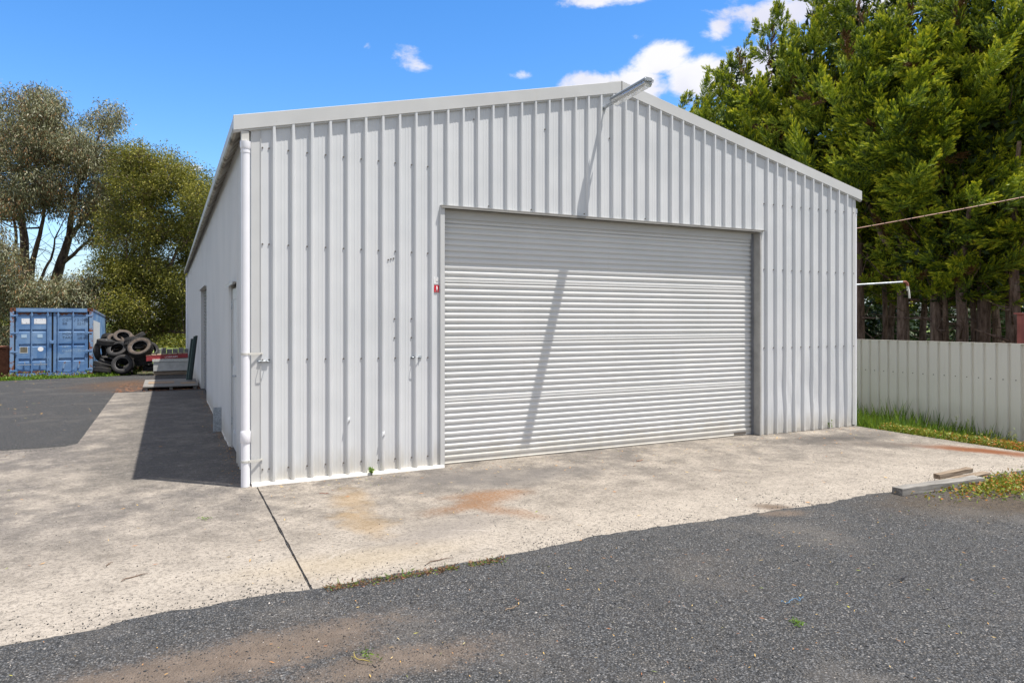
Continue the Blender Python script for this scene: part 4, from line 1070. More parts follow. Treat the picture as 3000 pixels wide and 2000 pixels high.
front_px = [(2975, 15.6, 1), (2955, 15.9, 3), (2883, 16.2, 0), (2850, 16.6, 3), (2818, 16.4, 1), (2768, 16.9, 3), (2735, 16.9, 2), (2640, 17.7, 0), (2588, 19.5, 3), (2515, 18.9, 2), (2400, 20.4, 1), (2290, 21.6, 0), (2170, 23.0, 2), (2060, 25.0, 3)]
ordn = ['first', 'second', 'third', 'fourth', 'fifth', 'sixth', 'seventh', 'eighth', 'ninth', 'tenth', 'eleventh', 'twelfth', 'thirteenth', 'fourteenth']
usedc = set(); ct_i = 0
def place_conifer(loc, v, sc, rz, label, group, zs_=1.0):
    e = tree_root('cypress_tree', loc, label, group)
    for lst in (protoC, trunkM):
        src = lst[v]
        if (id(lst), v) in usedc: o = src.copy(); COL.objects.link(o)
        else: o = src; usedc.add((id(lst), v))
        o.parent = e; o.location = (0, 0, 0)
    e.rotation_euler = (0, 0, rz); e.scale = (sc, sc, sc*zs_)
random.seed(5)
for i, (px, Z, v) in enumerate(front_px):
    p = atd(px, 939, Z); p.z = -.33
    thin = px in (2955, 2850, 2768, 2588)
    sc = .72 if thin else 1.0; zz = 1.05 if thin else 1.0
    place_conifer(p, v, sc, random.uniform(-.5, .5) if i % 2 else random.uniform(-.3, .9), '%s cypress of the tall green row counting from the right edge of the photo' % ordn[i], 'cypress row behind the fence', zz*{2975: .97, 2955: .90, 2883: .93, 2850: .84, 2818: .80, 2768: .88, 2735: .87, 2640: .96, 2588: .96, 2515: 1.02, 2400: 1.02, 2290: .98, 2170: .93, 2060: .86}.get(px, 1.0))
# the shorter leaning end tree of the row
p = atd(1995, 939, 27.5); p.z = -.4; place_conifer(p, 3, .62, 2.6, 'short brownish cypress at the left end of the row above the shed roof', 'cypress row behind the fence', 1.22)
# second rank
n2 = [(2930, 21.5, 2), (2830, 22.5, 0), (2700, 23, 1), (2600, 24, 2), (2480, 25.5, 0), (2340, 27.5, 3)]
on2 = ['rightmost', 'second from the right', 'third from the right', 'fourth from the right', 'fifth from the right', 'leftmost']
for i, (px, Z, v) in enumerate(n2):
    p = atd(px, 939, Z); p.z = -.4
    place_conifer(p, v, .95, 1.5+i, 'shaded cypress in the second rank behind the row, %s' % on2[i], 'second rank of cypresses', .72)
# low hedge under and behind the cypresses, canopy shade painted into its tint
n = 15000; rg = RNG
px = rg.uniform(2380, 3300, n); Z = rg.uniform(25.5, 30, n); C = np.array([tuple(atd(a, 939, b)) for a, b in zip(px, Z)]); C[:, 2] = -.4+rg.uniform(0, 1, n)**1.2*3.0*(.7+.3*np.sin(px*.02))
hz = leaves('hedge', C, rg.normal(size=(n, 3)), rg.uniform(.2, .42, n), rg.uniform(.08, .16, n), rg.uniform(.08, .22, n), CYP); tag(hz, 'bushy undergrowth seen between the cypress trunks, tinted dark as canopy shade', 'hedge')

def blobtree(name, loc, trunk_paths, blobs, leafmat_, bark, label, group, per, leafL, leafW, droop, tintf, seed, clus=.17, twigs=60):
    "trunk_paths: list of (points, r0, r1) world; blobs: list of (centre, radius)"
    rg = np.random.default_rng(seed); e = tree_root(name, loc, label, group); rr_ = random.Random(seed)
    mb = MB(); nodes = []
    for pts, r0, r1 in trunk_paths:
        pts = [Vector(p) for p in pts]; n = len(pts); fine = []; rad = []
        for i in range(n-1):
            for k in range(4):
                t = k/4; p = pts[i].lerp(pts[i+1], t); q = (i+t)/(n-1)
                p = p+Vector((noise.noise(p*.9), noise.noise(p*.9+Vector((9, 0, 0))), 0))*.12*(q > 0); fine.append(p); rad.append(r0+(r1-r0)*q)
        fine.append(pts[-1]); rad.append(r1); mb.tube(fine, rad, 9, caps=False); nodes += [(p, r) for p, r in zip(fine, rad)][2:]
    for (c, r) in blobs:
        c = Vector(c); best = min(nodes, key=lambda q: (q[0]-c).length + max(0, q[0].z-c.z)*1.5)
        p0, rb = best; L = (c-p0).length; mid = p0.lerp(c, .5)+Vector((rr_.uniform(-.2, .2), rr_.uniform(-.2, .2), -.12*L))
        r1 = min(rb*.6, .02+.022*L)
        mb.tube([p0, p0.lerp(mid, .5)+Vector((0, 0, -.02*L)), mid, mid.lerp(c, .5)+Vector((0, 0, .03*L)), c], [r1, r1*.8, r1*.62, r1*.45, r1*.25], 6, caps=False)
        for k in range(5):
            d = Vector((rr_.gauss(0, 1), rr_.gauss(0, 1), rr_.gauss(.3, .8))).normalized()*r*.9
            mb.tube([c.lerp(mid, .3), c+d*.5, c+d], [r1*.3, .012, .004], 4, caps=False)
    for k in range(twigs):
        p0, rb = nodes[rr_.randrange(len(nodes))]; d = Vector((rr_.gauss(0, 1), rr_.gauss(0, .7), rr_.gauss(.7, .5))).normalized(); L = rr_.uniform(.7, 2.2); q = [p0]
        for i in range(5): d = (d+Vector((rr_.gauss(0, .25), rr_.gauss(0, .25), rr_.gauss(.05, .2)))).normalized(); q.append(q[-1]+d*L/5)
        mb.tube(q, [.022, .017, .013, .010, .007, .004], 4, caps=False)
    mb.v = [Vector(v)-Vector(loc) for v in mb.v]; tr = mb.build('trunk', bark); tr.parent = e
    C = []; D = []; L = []; Wd = []; T = []
    for (c, r) in blobs:
        nc = max(6, int(per*r*r)); 
        dirs = rg.normal(size=(nc, 3)); dirs /= np.linalg.norm(dirs, axis=1, keepdims=True); rad = r*rg.uniform(.25, 1, nc)**.45
        cc = np.array(c)[None]+dirs*rad[:, None]*np.array([1, 1, .85])
        hue = rg.uniform(-.12, .12)
        for k in range(nc):
            m_ = rg.integers(12, 26); pp = cc[k]+rg.normal(size=(m_, 3))*clus*np.array([1, 1, 1.1])
            C.append(pp); d = rg.normal(size=(m_, 3))*(1-droop*.6)+dirs[k]*.5; d[:, 2] -= droop*1.5; D.append(d)
            L.append(rg.uniform(.7, 1.3, m_)*leafL); Wd.append(rg.uniform(.7, 1.3, m_)*leafW); T.append(tintf(rg, m_, dirs[k][2])+hue)
    C, D, L, Wd, T = [np.concatenate(q) for q in (C, D, L, Wd, T)]
    leaves('crown', C-np.array(tuple(loc)), D, L, Wd, T, leafmat_, e)
    return e
def gtint(rg, n, up): return np.clip(rg.normal(.55, .24, n)+.1*up, 0, 1)  # clump tops tinted lighter, as if lit from above
def gum_blobs(rg, polys, Z0, dZ, r0, r1):
    out = []
    for (cx, cy, rx, ry, n) in polys:
        for k in range(n):
            a = rg.uniform(0, 6.28); q = rg.uniform(0, 1)**.5; Z = Z0+rg.uniform(-dZ, dZ)
            out.append((tuple(atd(cx+rx*q*math.cos(a), cy+ry*q*math.sin(a), Z)), rg.uniform(r0, r1)))
    return out
# big gum: two main stems behind the container
rg = np.random.default_rng(3); Z0 = 36.0
loc = atd(80, 939, Z0); loc.z = g(loc.x, loc.y)-.05
def tp(*pts, Z=Z0): return [atd(a, b, Z+dz) for a, b, dz in pts]
paths = [([loc]+tp((78, 860, 0), (72, 780, 0), (68, 700, .2), (62, 620, .4), (60, 500, .6), (70, 380, .5)), .34, .05),
         (tp((82, 830, 0), (95, 760, -.3), (120, 690, -.6), (130, 600, -.8), (160, 480, -1)), .17, .03),
         (tp((84, 850, 0), (115, 822, .3), (150, 760, .6), (158, 700, .8), (190, 640, 1)), .10, .02),
         (tp((76, 800, 0), (50, 740, .5), (40, 640, .8), (10, 520, 1.2)), .12, .03)]
bl = gum_blobs(rg, [(60, 350, 100, 70, 22), (30, 420, 120, 110, 22), (150, 470, 90, 90, 18), (20, 560, 90, 80, 12), (110, 590, 80, 40, 8), (-60, 500, 70, 160, 14), (140, 330, 50, 50, 6)], Z0, 2.6, .55, 1.0)
blobtree('gum_tree', loc, paths, bl, GUM, GUMBARK, 'tall grey green gum tree with a forked trunk behind the left of the container', 'gum trees', 54, .17, .044, .75, gtint, 21)
loc2 = atd(150, 939, 37.5); loc2.z = g(loc2.x, loc2.y)-.05
paths = [([loc2]+tp((158, 850, 1.5), (168, 800, 1.5), (186, 745, 1.4), (200, 690, 1.3), (212, 620, 1.2), (235, 520, 1), (290, 400, 1)), .34, .05),
         (tp((185, 770, 1.4), (220, 745, 1.0), (262, 700, .8), (300, 640, .6)), .12, .03), (tp((200, 700, 1.3), (250, 640, 1.8), (300, 560, 2.2), (330, 480, 2.4)), .14, .03),
         (tp((160, 830, 1.5), (125, 826, 1.2), (95, 840, 1.0)), .09, .03)]
bl = gum_blobs(rg, [(260, 430, 80, 60, 16), (310, 370, 45, 45, 8), (330, 470, 45, 60, 8), (230, 530, 100, 70, 18), (320, 570, 60, 70, 12), (300, 680, 60, 60, 7), (350, 620, 30, 60, 5), (260, 610, 60, 40, 6)], 37.0, 2.2, .5, .95)
blobtree('gum_tree', loc2, paths, bl, GUM, GUMBARK, 'leaning gum tree with a twisted trunk right of the forked one', 'gum trees', 54, .17, .044, .75, gtint, 22)
# low gum foliage behind and left of the container
loc3 = atd(-30, 939, 33); loc3.z = g(loc3.x, loc3.y)-.05
paths = [([loc3]+tp((-20, 850, -3), (0, 780, -3), (20, 730, -3)), .2, .05), (tp((-25, 880, -3), (60, 880, -3.2), (150, 880, -3.3), (240, 885, -3.2)), .10, .03)]
bl = gum_blobs(rg, [(20, 800, 60, 60, 12), (-30, 700, 40, 70, 7), (60, 870, 60, 30, 8), (160, 870, 90, 30, 14), (260, 890, 50, 25, 8), (290, 850, 40, 40, 6), (-10, 900, 30, 60, 7), (220, 850, 50, 25, 6), (5, 1000, 25, 60, 5)], 32.5, 1.4, .45, .8)
blobtree('gum_tree', loc3, paths, bl, GUM, GUMBARK, 'low spreading gum foliage just above the container roof', 'gum trees', 56, .17, .042, .7, gtint, 23)
# wattle
def wtint(rg, n, up): return np.clip(rg.normal(.5, .2, n)+.12*up, .0, 1)  # upward leaves get a lighter tint, top light put into the colour
loc4 = atd(432, 939, 33); loc4.z = g(loc4.x, loc4.y)-.05
paths = [([loc4]+tp((430, 1000, 0), (432, 900, 0), (425, 780, 0), (440, 640, 0), (430, 520, 0), Z=33), .26, .05), (tp((428, 985, 0), (480, 968, -.3), (540, 975, -.5), Z=33), .12, .04), (tp((430, 860, 0), (500, 780, 0), (540, 680, 0), Z=33), .12, .03), (tp((428, 900, 0), (380, 800, 0), (370, 700, 0), Z=33), .12, .03)]
bl = gum_blobs(rg, [(395, 470, 40, 35, 8), (430, 560, 80, 70, 18), (500, 520, 55, 50, 10), (560, 570, 50, 55, 10), (580, 660, 50, 70, 10), (400, 680, 80, 80, 18), (500, 700, 70, 70, 14), (380, 800, 80, 70, 14), (470, 830, 80, 60, 14), (560, 800, 60, 80, 12), (350, 900, 60, 60, 10), (500, 910, 60, 35, 8), (540, 900, 40, 40, 6), (330, 760, 40, 60, 5), (390, 940, 60, 35, 8)], 33.2, 2.0, .5, .95)
blobtree('wattle_tree', loc4, paths, bl, WATTLE, BARK, 'dense olive green wattle tree between the gums and the shed', 'olive wattles', 92, .12, .042, .3, wtint, 31, .18)
# shrub belts that close the view far behind
def belt(name, pxr, Zr, h0, h1, n, mat, label, tl=.1, th=.6, big=1.0):
    rg = RNG; px = rg.uniform(pxr[0], pxr[1], n); Z = rg.uniform(Zr[0], Zr[1], n)
    C = np.stack([CAM.x+RT.x*(px-1500)/FPX*Z+FW.x*Z, CAM.y+RT.y*(px-1500)/FPX*Z+FW.y*Z, gz(0*px, 40+0*px)+rg.uniform(0, 1, n)**1.1*(h0+(h1-h0)*(.5+.5*np.sin(px*.013+2*np.sin(px*.004))))], 1)
    return tag(leaves(name, C, rg.normal(size=(n, 3)), rg.uniform(.25, .5, n)*big, rg.uniform(.08, .18, n)*big, rg.uniform(tl, th, n), mat), label, 'hedge')
belt('shrub_belt', (2300, 3600), (42, 50), 4.5, 6.5, 16000, CYP, 'scrub far behind the cypress trunks with shade put into its dark tint', .08, .17, 1.5)  # low tints stand in for the shade beneath the trees
belt('shrub_belt', (-200, 120), (40, 46), 2.0, 4.0, 9000, WATTLE, 'dark scrub behind the gum trunks at the left edge')
belt('shrub_belt', (230, 420), (40, 46), 1.5, 3.2, 6000, WATTLE, 'dark scrub behind the tyre pile')
belt('shrub_belt', (420, 600), (70, 76), 1.2, 2.4, 4000, WATTLE, 'distant hedge across the paddock by the shed corner', .3, .8)

# ------------------------------------------------------------------ grass and weeds
def blades(name, P, hmin, hmax, w, mat, label, cat, tl=0, th=1, lean=.35, hfun=None, kind='stuff'):
    n = len(P); L = RNG.uniform(hmin, hmax, n)
    if hfun is not None: L = L*hfun(P)
    D = RNG.normal(size=(n, 3))*lean; D[:, 2] = 1
    return tag(leaves(name, P, D, L, w*RNG.uniform(.7, 1.3, n), RNG.uniform(tl, th, n), mat), label, cat, kind=kind)
n = 21000; x = RNG.uniform(9.03, FX-.02, n); y = -2.6+RNG.uniform(0, 1, n)**.8*12; P = np.stack([x, y, gz(x, y)-.03], 1)
blades('grass', P, .10, .42, .016, GRASSM, 'long green grass between the shed slab and the fence', 'grass', .05, 1, .30, lambda P: (.30+.9*sm(-2.2, .6, P[:, 1])*sm(9.0, 9.8, P[:, 0]))*np.array([1.1+.9*noise.noise(Vector((a*1.8, b*1.8, 3))) for a, b in P[:, :2]]))
n = 14000; x = RNG.uniform(9.02, 11.2, n); y = RNG.uniform(-3.6, -.4, n); x = 9.02+(x-9.02)*RNG.uniform(.1, 1, n)
P = np.stack([x, y, gz(x, y)+RNG.uniform(-.02, .10, n)], 1)
D = RNG.normal(size=(n, 3)); D[:, 2] = abs(D[:, 2])*.6
t = RNG.uniform(.2, 1, n)-.5*sm(-1.2, -2.6, y)*RNG.uniform(0, 1, n)
tag(leaves('weeds', P, D, RNG.uniform(.02, .06, n), RNG.uniform(.007, .018, n), np.clip(t, 0, 1), WEEDM), 'low orange and green succulent weeds along the right slab edge', 'weeds', kind='stuff')
def weedplant(base, h_, n, mat, label, tl=.3, th=1, sp=.35, name='weed', group=None):
    base = Vector(base); mb = MB(); C = []; D = []
    for k in range(n):
        a = random.uniform(0, 6.28); r = random.uniform(.1, 1)*sp*h_; hh = h_*random.uniform(.5, 1)
        top = base+Vector((math.cos(a)*r, math.sin(a)*r, hh)); mid = base.lerp(top, .5)+Vector((math.cos(a)*r*.15, math.sin(a)*r*.15, .05*hh))
        mb.tube([base, mid, top], [.004, .003, .0015], 4, caps=False)
        for j in range(14):
            q = random.uniform(.15, 1); p = base.lerp(top, q); C.append(tuple(p)); D.append((random.gauss(0, 1), random.gauss(0, 1), random.gauss(.5, .5)))
    o = mb.build(name, flat('weed_stem', (.10, .12, .03), .7)); C = np.array(C); D = np.array(D)
    lo = leaves('leaves', C-0, D, RNG.uniform(.02, .05, len(C)), RNG.uniform(.008, .018, len(C)), RNG.uniform(tl, th, len(C)), mat); lo.parent = o
    return tag(o, label, 'weed', group)
random.seed(9)
for k, (px, py, hh, lab) in enumerate(((2790, 1262, .45, 'tall leafy weed nearest the shed against the fence'), (2838, 1275, .42, 'second tall leafy weed along the fence'), (2890, 1285, .30, 'twiggy weed in the middle of the fence foot'), (2925, 1288, .28, 'small twiggy weed right of the middle one'), (2975, 1300, .36, 'tall weed at the right edge by the fence'))):
    p = atg(px, py+14, -.25); weedplant((p.x, p.y, g(p.x, p.y)), hh, 7, WEEDM, lab, .35, 1, .5, group='tall weeds by the fence')
weedplant((1.22, -.062, .0), .10, 4, GRASSM, 'tiny green weed at the foot of the white wall', .4, 1, .3)
weedplant((9.0-.55, -.02, 0), .12, 6, GRASSM, 'small green tuft at the right foot of the shed wall', .3, 1, .5)
# weeds right foreground
n = 5200; q = atg(2960, 1425); x = q.x+RNG.normal(0, .55, n)+.25; y = q.y+RNG.normal(0, .16, n)-.28*(x-q.x)*.3; k = (y < -3.05)
P = np.stack([x, y, RNG.uniform(-.02, .05, n)], 1)[k]; D = RNG.normal(size=(len(P), 3)); D[:, 2] = abs(D[:, 2])*.6
tag(leaves('weeds', P, D, RNG.uniform(.02, .05, len(P)), RNG.uniform(.01, .022, len(P)), RNG.uniform(.1, 1, len(P)), WEEDM), 'orange tipped ground weeds in front of the slab at the right edge', 'weeds', kind='stuff')
n = 2600; x = RNG.uniform(6.0, 9.5, n); y = -3.25-RNG.uniform(0, 1, n)**1.3*1.2; P = np.stack([x, y, -.02+0*x], 1)
nz = np.array([noise.noise(Vector((a*2.2, b*2.2, 1))) for a, b in zip(x, y)]); P = P[(nz > .08) & (x > 6.2-.3*(y+3.2))]
D = RNG.normal(size=(len(P), 3)); D[:, 2] = abs(D[:, 2])*.8
tag(leaves('sparse_grass', P, D, RNG.uniform(.02, .06, len(P)), RNG.uniform(.004, .012, len(P)), RNG.uniform(.2, 1, len(P)), GRASSM), 'sparse short grass growing through the gravel at lower right', 'grass', kind='stuff')
# moss and litter tuft line at the slab front edge
n = 1500; x = RNG.uniform(.1, 1.35, n); y = -3.10+.026*RNG.normal(size=n)-.012; P = np.stack([x, y, RNG.uniform(-.005, .018, n)], 1); P = P[np.array([noise.noise(Vector((a*4.5, 3, 2))) > -.12-.3*(.25 < a < 1.0) for a in x])]; n = len(P)
D = RNG.normal(size=(n, 3)); D[:, 2] = abs(D[:, 2])*.5
tag(leaves('edge_weeds', P, D, RNG.uniform(.012, .04, n), RNG.uniform(.004, .01, n), RNG.uniform(.0, .75, n), REDWEED), 'brown and green moss line along the front slab edge', 'weeds', kind='stuff')
# weeds at container foot
def strip(name, pa, pb, n, hh, wid, mat, label, tl, th, lo=.3):
    t = RNG.uniform(0, 1, n); x = pa[0]+(pb[0]-pa[0])*t+RNG.normal(0, wid, n); y = pa[1]+(pb[1]-pa[1])*t+RNG.normal(0, wid, n)
    cl = np.array([.5+.7*noise.noise(Vector((a*1.6, b*1.6, 6))) for a, b in zip(x, y)])
    P = np.stack([x, y, gz(x, y)-.05+RNG.uniform(0, 1, n)**1.4*hh*np.clip(cl, .15, 1.2)], 1); D = RNG.normal(size=(n, 3))*.7; D[:, 2] = abs(D[:, 2])+.4
    return tag(leaves(name, P, D, RNG.uniform(.05, .12, n), RNG.uniform(.02, .05, n), RNG.uniform(tl, th, n), mat), label, 'weeds', kind='stuff')
a = atg(0, 1122, -.33); b = atg(300, 1103, -.33)
strip('weeds', (a.x-2, a.y-.1), (b.x, b.y-.0), 7000, .20, .13, GRASSM, 'bright green weeds along the foot of the blue container', .35, 1)
strip('weeds', (a.x-2, a.y+.1), (b.x, b.y+.15), 1300, .42, .10, REDWEED, 'reddish seeding weeds in front of the container doors', .1, .9)
b2 = atg(385, 1092, -.33)
strip('weeds', (b.x+.2, b.y-.2), (b2.x, b2.y-.3), 2600, .28, .12, GRASSM, 'bright green weeds along the foot of the tyres', .4, 1)
c_ = atg(392, 1090, -.33); n = 2400
P = np.stack([c_.x+RNG.normal(0, .30, n), c_.y-.3+RNG.normal(0, .12, n), g(c_.x, c_.y)+RNG.uniform(0, .7, n)**1.0], 1); k = abs(P[:, 0]-c_.x) < (.75-(P[:, 2]-g(c_.x, c_.y)))*.8; P = P[k]
D = RNG.normal(size=(len(P), 3)); D[:, 2] = abs(D[:, 2])+.3
tag(leaves('shrub', P, D, RNG.uniform(.05, .10, len(P)), RNG.uniform(.015, .035, len(P)), RNG.uniform(.1, 1, len(P)), REDWEED), 'bushy flowering weed in front of the lowest tyres', 'shrub')
# ------------------------------------------------------------------ loose stones
def onslab_density(n, amp):
    x = RNG.uniform(-4.5, 9.0, n*6); y = -3.1+RNG.exponential(amp, n*6); nz = np.array([noise.fractal(Vector((a*1.3, 4, 0)), 1, 2, 3) for a in x])
    k = (RNG.uniform(0, 1, n*6) < np.clip(.35+1.3*nz+.4*np.exp(-((x+1.4)/1.2)**2)+.4*np.exp(-((x-2.6)/.9)**2), .02, 1)) & (y < -.3)
    P = np.stack([x, y, .003+0*x], 1)[k][:n]; return P
n = 42000
r = 2.9+RNG.uniform(0, 1, n)**1.2*6.0; an = RNG.uniform(-.70, .70, n)
x = CAM.x+FW.x*r+RT.x*r*np.tan(an); y = CAM.y+FW.y*r+RT.y*r*np.tan(an); k = (y < -3.12) & (x < 9.5); x = x[k]; y = y[k]
def gf(x, y): return front(x[None], y[None])[0]
P = np.stack([x, y, gf(x, y)+.0005], 1)
tint = RNG.uniform(0, 1, len(P))**1.3; tag(stones('loose_gravel', P, RNG.uniform(.004, .009, len(P))*np.where(RNG.uniform(0, 1, len(P)) < .04, 1.9, 1), tint, STONE), 'loose blue grey stones on the gravel yard', 'gravel', kind='stuff')
P1 = onslab_density(2600, .16); P2 = onslab_density(700, .9)
P3 = np.stack([RNG.uniform(-7, -1.9, 1100), 3.36-RNG.exponential(.16, 1100), .003+np.zeros(1100)], 1)
x = RNG.uniform(-5, 9, 700); y = RNG.uniform(-3, 3, 700); kk = (y < -.1) | (x < -.2); P4 = np.stack([x, y, .003+0*x], 1)[kk]
jx = .045+RNG.normal(0, .006, 700); P5 = np.stack([jx, RNG.uniform(-3.1, -.3, 700), -.004+0*jx], 1)
P = np.concatenate([P1, P2, P3, P4, P5]); tag(stones('scattered_stones', P, RNG.uniform(.004, .011, len(P)), RNG.uniform(0, .85, len(P)), STONE), 'small dark stones scattered over the concrete', 'gravel', kind='stuff')
# ------------------------------------------------------------------ leaf litter
def litter(name, P, label, l0=.02, l1=.07, tl=.2, th=1):
    n = len(P); a = RNG.uniform(0, 6.28, n); D = np.stack([np.cos(a), np.sin(a), RNG.normal(0, .10, n)], 1); up = np.stack([RNG.normal(0, .3, n), RNG.normal(0, .3, n), np.ones(n)], 1)
    up2 = np.cross(D, np.cross(up, D)); 
    L = RNG.uniform(l0, l1, n)
    return tag(leaves(name, P, D, L, L*RNG.uniform(.12, .22, n), RNG.uniform(tl, th, n), LITTER, up=up), label, 'leaf litter', kind='stuff')
n = 1300; r = 3.0+RNG.uniform(0, 1, n)*6; an = RNG.uniform(-.66, .66, n); x = CAM.x+FW.x*r+RT.x*r*np.tan(an); y = CAM.y+FW.y*r+RT.y*r*np.tan(an); k = (y < -3.15) & (x < 9); x = x[k]; y = y[k]
litter('leaf_litter', np.stack([x, y, gf(x, y)+.010], 1), 'dry orange and yellow leaves lying on the gravel', .008, .036, .1, 1)
n = 420; x = RNG.uniform(-5, 9, n); y = RNG.uniform(-3.0, 3.2, n); k = (y < -.12) | (x < -.2); x = x[k]; y = y[k]
x2 = RNG.uniform(.1, 9, 260); y2 = -.1-RNG.exponential(.35, 260); x = np.concatenate([x, x2]); y = np.concatenate([y, np.maximum(y2, -3)])
litter('leaf_litter', np.stack([x, y, .006+0*x], 1), 'dry leaves scattered over the concrete', .015, .055)
n = 2600; x = RNG.uniform(-1.9, -.05, n); y = 11.05+RNG.exponential(1.6, n); P = np.stack([x, y, gz(x, y)+.012], 1); P = P[(y < 20)]
litter('leaf_litter', P, 'brown leaf litter behind the concrete path', .03, .08, 0, .36)
n = 700; y = RNG.uniform(.1, 10.5, n); x = -.03-RNG.exponential(.05, n); litter('leaf_litter', np.stack([x, y, .006+0*x], 1), 'dry leaves gathered along the shed side wall', .02, .05, 0, .7)
n = 500; x = RNG.uniform(-12, -2, n); y = RNG.uniform(3.6, 20, n); litter('leaf_litter', np.stack([x, y, gz(x, y)+.014], 1), 'dry leaves scattered on the dark drive', .03, .09, .1, .95)
# individual twigs
def twig(px, py, L, ang, label, mat=None, bend=.15, r=.0035, z=.006):
    p = atg(px, py); mb = MB(); d = Vector((math.cos(ang), math.sin(ang), 0)); s_ = Vector((-d.y, d.x, 0))
    mb.tube([p+d*L*(t-.5)+s_*L*bend*(1-(2*t-1)**2)+Vector((0, 0, z+.004*math.sin(t*9))) for t in (0, .2, .4, .6, .8, 1)], [r*.6, r, r, r*.9, r*.7, r*.3], 6)
    mb.tube([p+d*L*.1+s_*L*bend+Vector((0, 0, z)), p+d*L*.2+s_*(L*bend+.05*L+.01)+Vector((0, 0, z+.006))], [r*.6, r*.2], 5)
    o = mb.build('twig', mat or flat('twig_bark', (.12, .075, .05), .8)); return tag(o, label, 'twig', 'fallen twigs')
twig(395, 1693, .17, .45, 'thin forked twig on the concrete at lower left')
twig(1290, 1645, .22, .15, 'long curved grey twig near the front edge of the slab')
twig(322, 1654, .08, 1.1, 'short twig beside the yellow leaf on the left slab')
twig(950, 1447, .10, -.6, 'reddish brown twig near the yellow stain', flat('red_bark', (.20, .07, .04), .8))
twig(2645, 1694, .09, .1, 'black strip of rubber on the gravel', INKD, .02, .006)
twig(1500, 1783, .10, .2, 'pale bleached stick on the gravel in front of the slab', TANWOOD, .03, .005)
twig(1875, 1350, .12, .2, 'brown bark strip on the slab before the roller door', flat('bark_strip', (.22, .12, .08), .8), .03, .006)
twig(1060, 1925, .14, 1.9, 'small branched yellow twig on the brown patch at the bottom', flat('yellow_twig', (.30, .24, .06), .8), .2, .003)
# green sprigs
def sprig(px, py, label, n=60, s_=.05):
    p = atg(px, py); C = np.array(tuple(p))[None]+RNG.normal(size=(n, 3))*np.array([s_, s_, .004])+np.array([0, 0, .012]); D = RNG.normal(size=(n, 3)); D[:, 2] *= .3
    tag(leaves('leafy_sprig', C, D, RNG.uniform(.015, .03, n), RNG.uniform(.003, .008, n), RNG.uniform(.2, .9, n), GRASSM), label, 'sprig', 'fallen green sprigs')
sprig(2338, 1827, 'green leafy sprig on the gravel below the blue string', 70, .018)
sprig(605, 1521, 'green sprig lying on the left concrete slab', 40, .02)
sprig(1080, 1920, 'withered sprig on the brown patch at the bottom', 50, .03)
mb = MB(); p = atg(2325, 1762); pts = [p+Vector((-.09+.012*i, .012*math.sin(i*1.7)+.01*math.cos(i*.9), .012+.006*math.sin(i*2.3))) for i in range(16)]
mb.tube(pts, .0019, 6); tag(mb.build('string', flat('blue_string', (.09, .20, .33), .7)), 'short scrap of blue string on the gravel', 'string')
mb = MB(); p = atg(365, 1140, -.03); mb.beam(p, p+Vector((.42, .05, .002)), .05, .012); o = mb.build('timber_offcut', flat('pale_timber', (.42, .38, .34), .8)); tag(o, 'pale timber stick lying on the drive left of the platform', 'stick')

# ------------------------------------------------------------------ light and sky
sd_ = Vector((.25, -.24, 1)).normalized()
sl = bpy.data.lights.new('sun', 'SUN'); so = bpy.data.objects.new('sun', sl); COL.objects.link(so)
sl.energy = 5.0; sl.angle = R(.53); sl.color = (1, .95, .875)
so.rotation_euler = sd_.to_track_quat('Z', 'Y').to_euler()
w = bpy.data.worlds.new('World'); scene.world = w; w.use_nodes = True; nt = w.node_tree; bg = nt.nodes['Background']
class WN(M):
    def __init__(s, t): s.t = t; s._pos = None
W = WN(nt)
sky = W.n('ShaderNodeTexSky', sky_type='NISHITA'); sky.sun_disc = False
sky.sun_elevation = math.asin(sd_.z); sky.sun_rotation = math.atan2(sd_.x, sd_.y); sky.air_density = 1.0; sky.dust_density = .3; sky.ozone_density = 2.5; sky.altitude = 50
dirn = W.n('ShaderNodeTexCoord').outputs['Generated']
def dotc(v):
    nd = W.n('ShaderNodeVectorMath', operation='DOT_PRODUCT'); W.l(dirn, nd.inputs[0]); nd.inputs[1].default_value = tuple(v); return nd.outputs['Value']
fwd_ = W.math('MAXIMUM', dotc(FW), .05); uu = W.math('DIVIDE', dotc(RT), fwd_); vv = W.math('DIVIDE', dotc((0, 0, 1)), fwd_)
comb = W.n('ShaderNodeCombineXYZ'); W.l(uu, comb.inputs[0]); W.l(vv, comb.inputs[1]); P_ = comb.outputs[0]
def cl(px, py, rx, ry, rot=0, k=1.0):
    v = W.mapp(P_, loc=(-(px-1500)/FPX, -(939-py)/FPX, 0)); v = W.mapp(v, rot=(0, 0, -R(rot))); v = W.mapp(v, scale=(FPX/rx, FPX/ry, 0))
    nd = W.n('ShaderNodeVectorMath', operation='LENGTH'); W.l(v, nd.inputs[0]); return W.math('MULTIPLY', W.sstep(nd.outputs['Value'], 1.25, .0), k)
mask = None
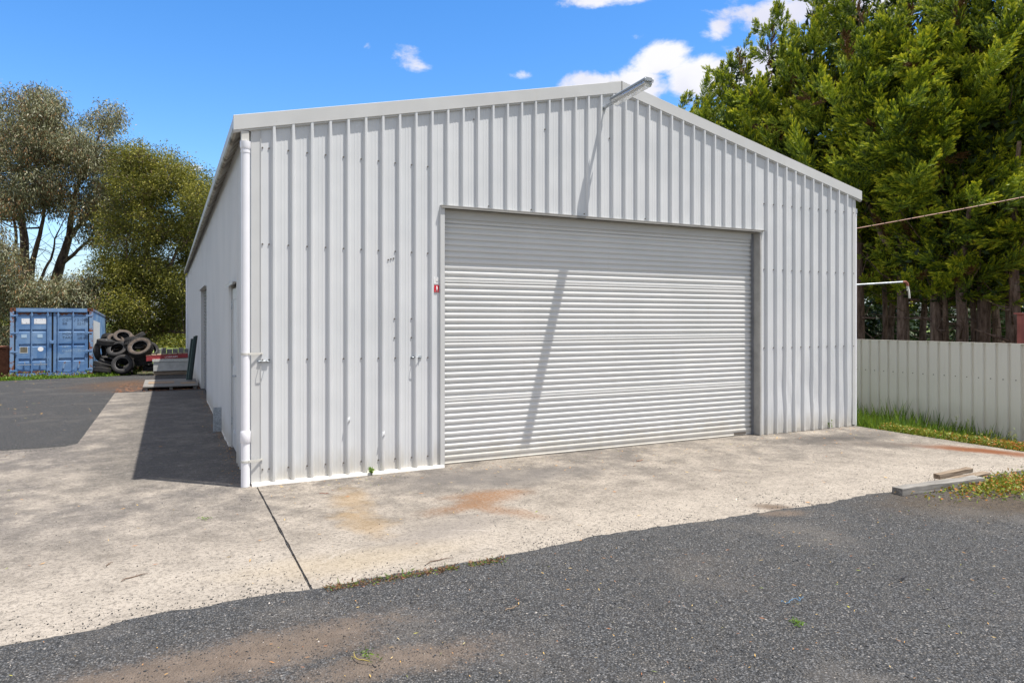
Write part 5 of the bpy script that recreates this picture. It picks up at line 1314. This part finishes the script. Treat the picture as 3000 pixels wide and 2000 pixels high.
for c in ((1740, 245, 190, 50, 3, .80), (1930, 175, 130, 70, 10, .95), (2050, 240, 170, 100, 0, 1.0), (1880, 250, 150, 70, 0, .9), (2260, 40, 230, 80, 0, .95), (2120, 75, 110, 45, 30, .62), (2480, 10, 260, 80, 0, .95), (1780, 0, 190, 34, 5, .66), (1205, 172, 115, 62, -30, .64), (1515, 222, 80, 24, 0, .54), (1860, 110, 50, 26, 0, .40), (1078, 135, 26, 20, 0, .42), (575, 492, 60, 22, 0, .62), (2300, 260, 300, 160, 0, .9)):
    m1 = cl(*c); mask = m1 if mask is None else W.math('MAXIMUM', mask, m1)
hv = W.mapp(P_, scale=(1, 1.35, 1)); nz = W.noise(9, 12, .62, hv, .4); nz2 = W.noise(30, 8, .65, hv, .3)
dens = W.math('ADD', mask, W.math('ADD', W.math('MULTIPLY', W.math('SUBTRACT', nz, .5), 2.1), W.math('MULTIPLY', W.math('SUBTRACT', nz2, .5), .45)))
fac = W.math('MULTIPLY', W.sstep(dens, .26, .70), W.sstep(mask, .02, .2))
# made-up white cloud outside the view, added to brighten and neutralise ambient light
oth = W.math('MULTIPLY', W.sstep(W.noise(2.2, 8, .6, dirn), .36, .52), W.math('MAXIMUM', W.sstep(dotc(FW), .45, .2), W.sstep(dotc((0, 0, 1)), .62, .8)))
lowv = W.math('MULTIPLY', W.sstep(dotc((0, 0, 1)), .16, .0), .75)     # pale cloud bank low on the horizon
shade = W.mix(W.sstep(W.noise(6, 5, .5, W.mapp(P_, loc=(.3, .5, 0))), .4, .64), (6.8, 6.8, 7.0), (5.4, 5.5, 6.5))
hs = W.n('ShaderNodeHueSaturation'); W.l(sky.outputs[0], hs.inputs['Color']); hs.inputs['Saturation'].default_value = 1.33; hs.inputs['Value'].default_value = 1.62; hs.inputs['Hue'].default_value = .505
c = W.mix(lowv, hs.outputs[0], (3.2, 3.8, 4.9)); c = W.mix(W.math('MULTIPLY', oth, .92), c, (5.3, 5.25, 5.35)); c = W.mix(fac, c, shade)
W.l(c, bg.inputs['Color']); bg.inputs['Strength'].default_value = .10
vs_ = scene.view_settings; vs_.view_transform = 'Standard'; vs_.look = 'None'; vs_.gamma = 1; vs_.exposure = .55
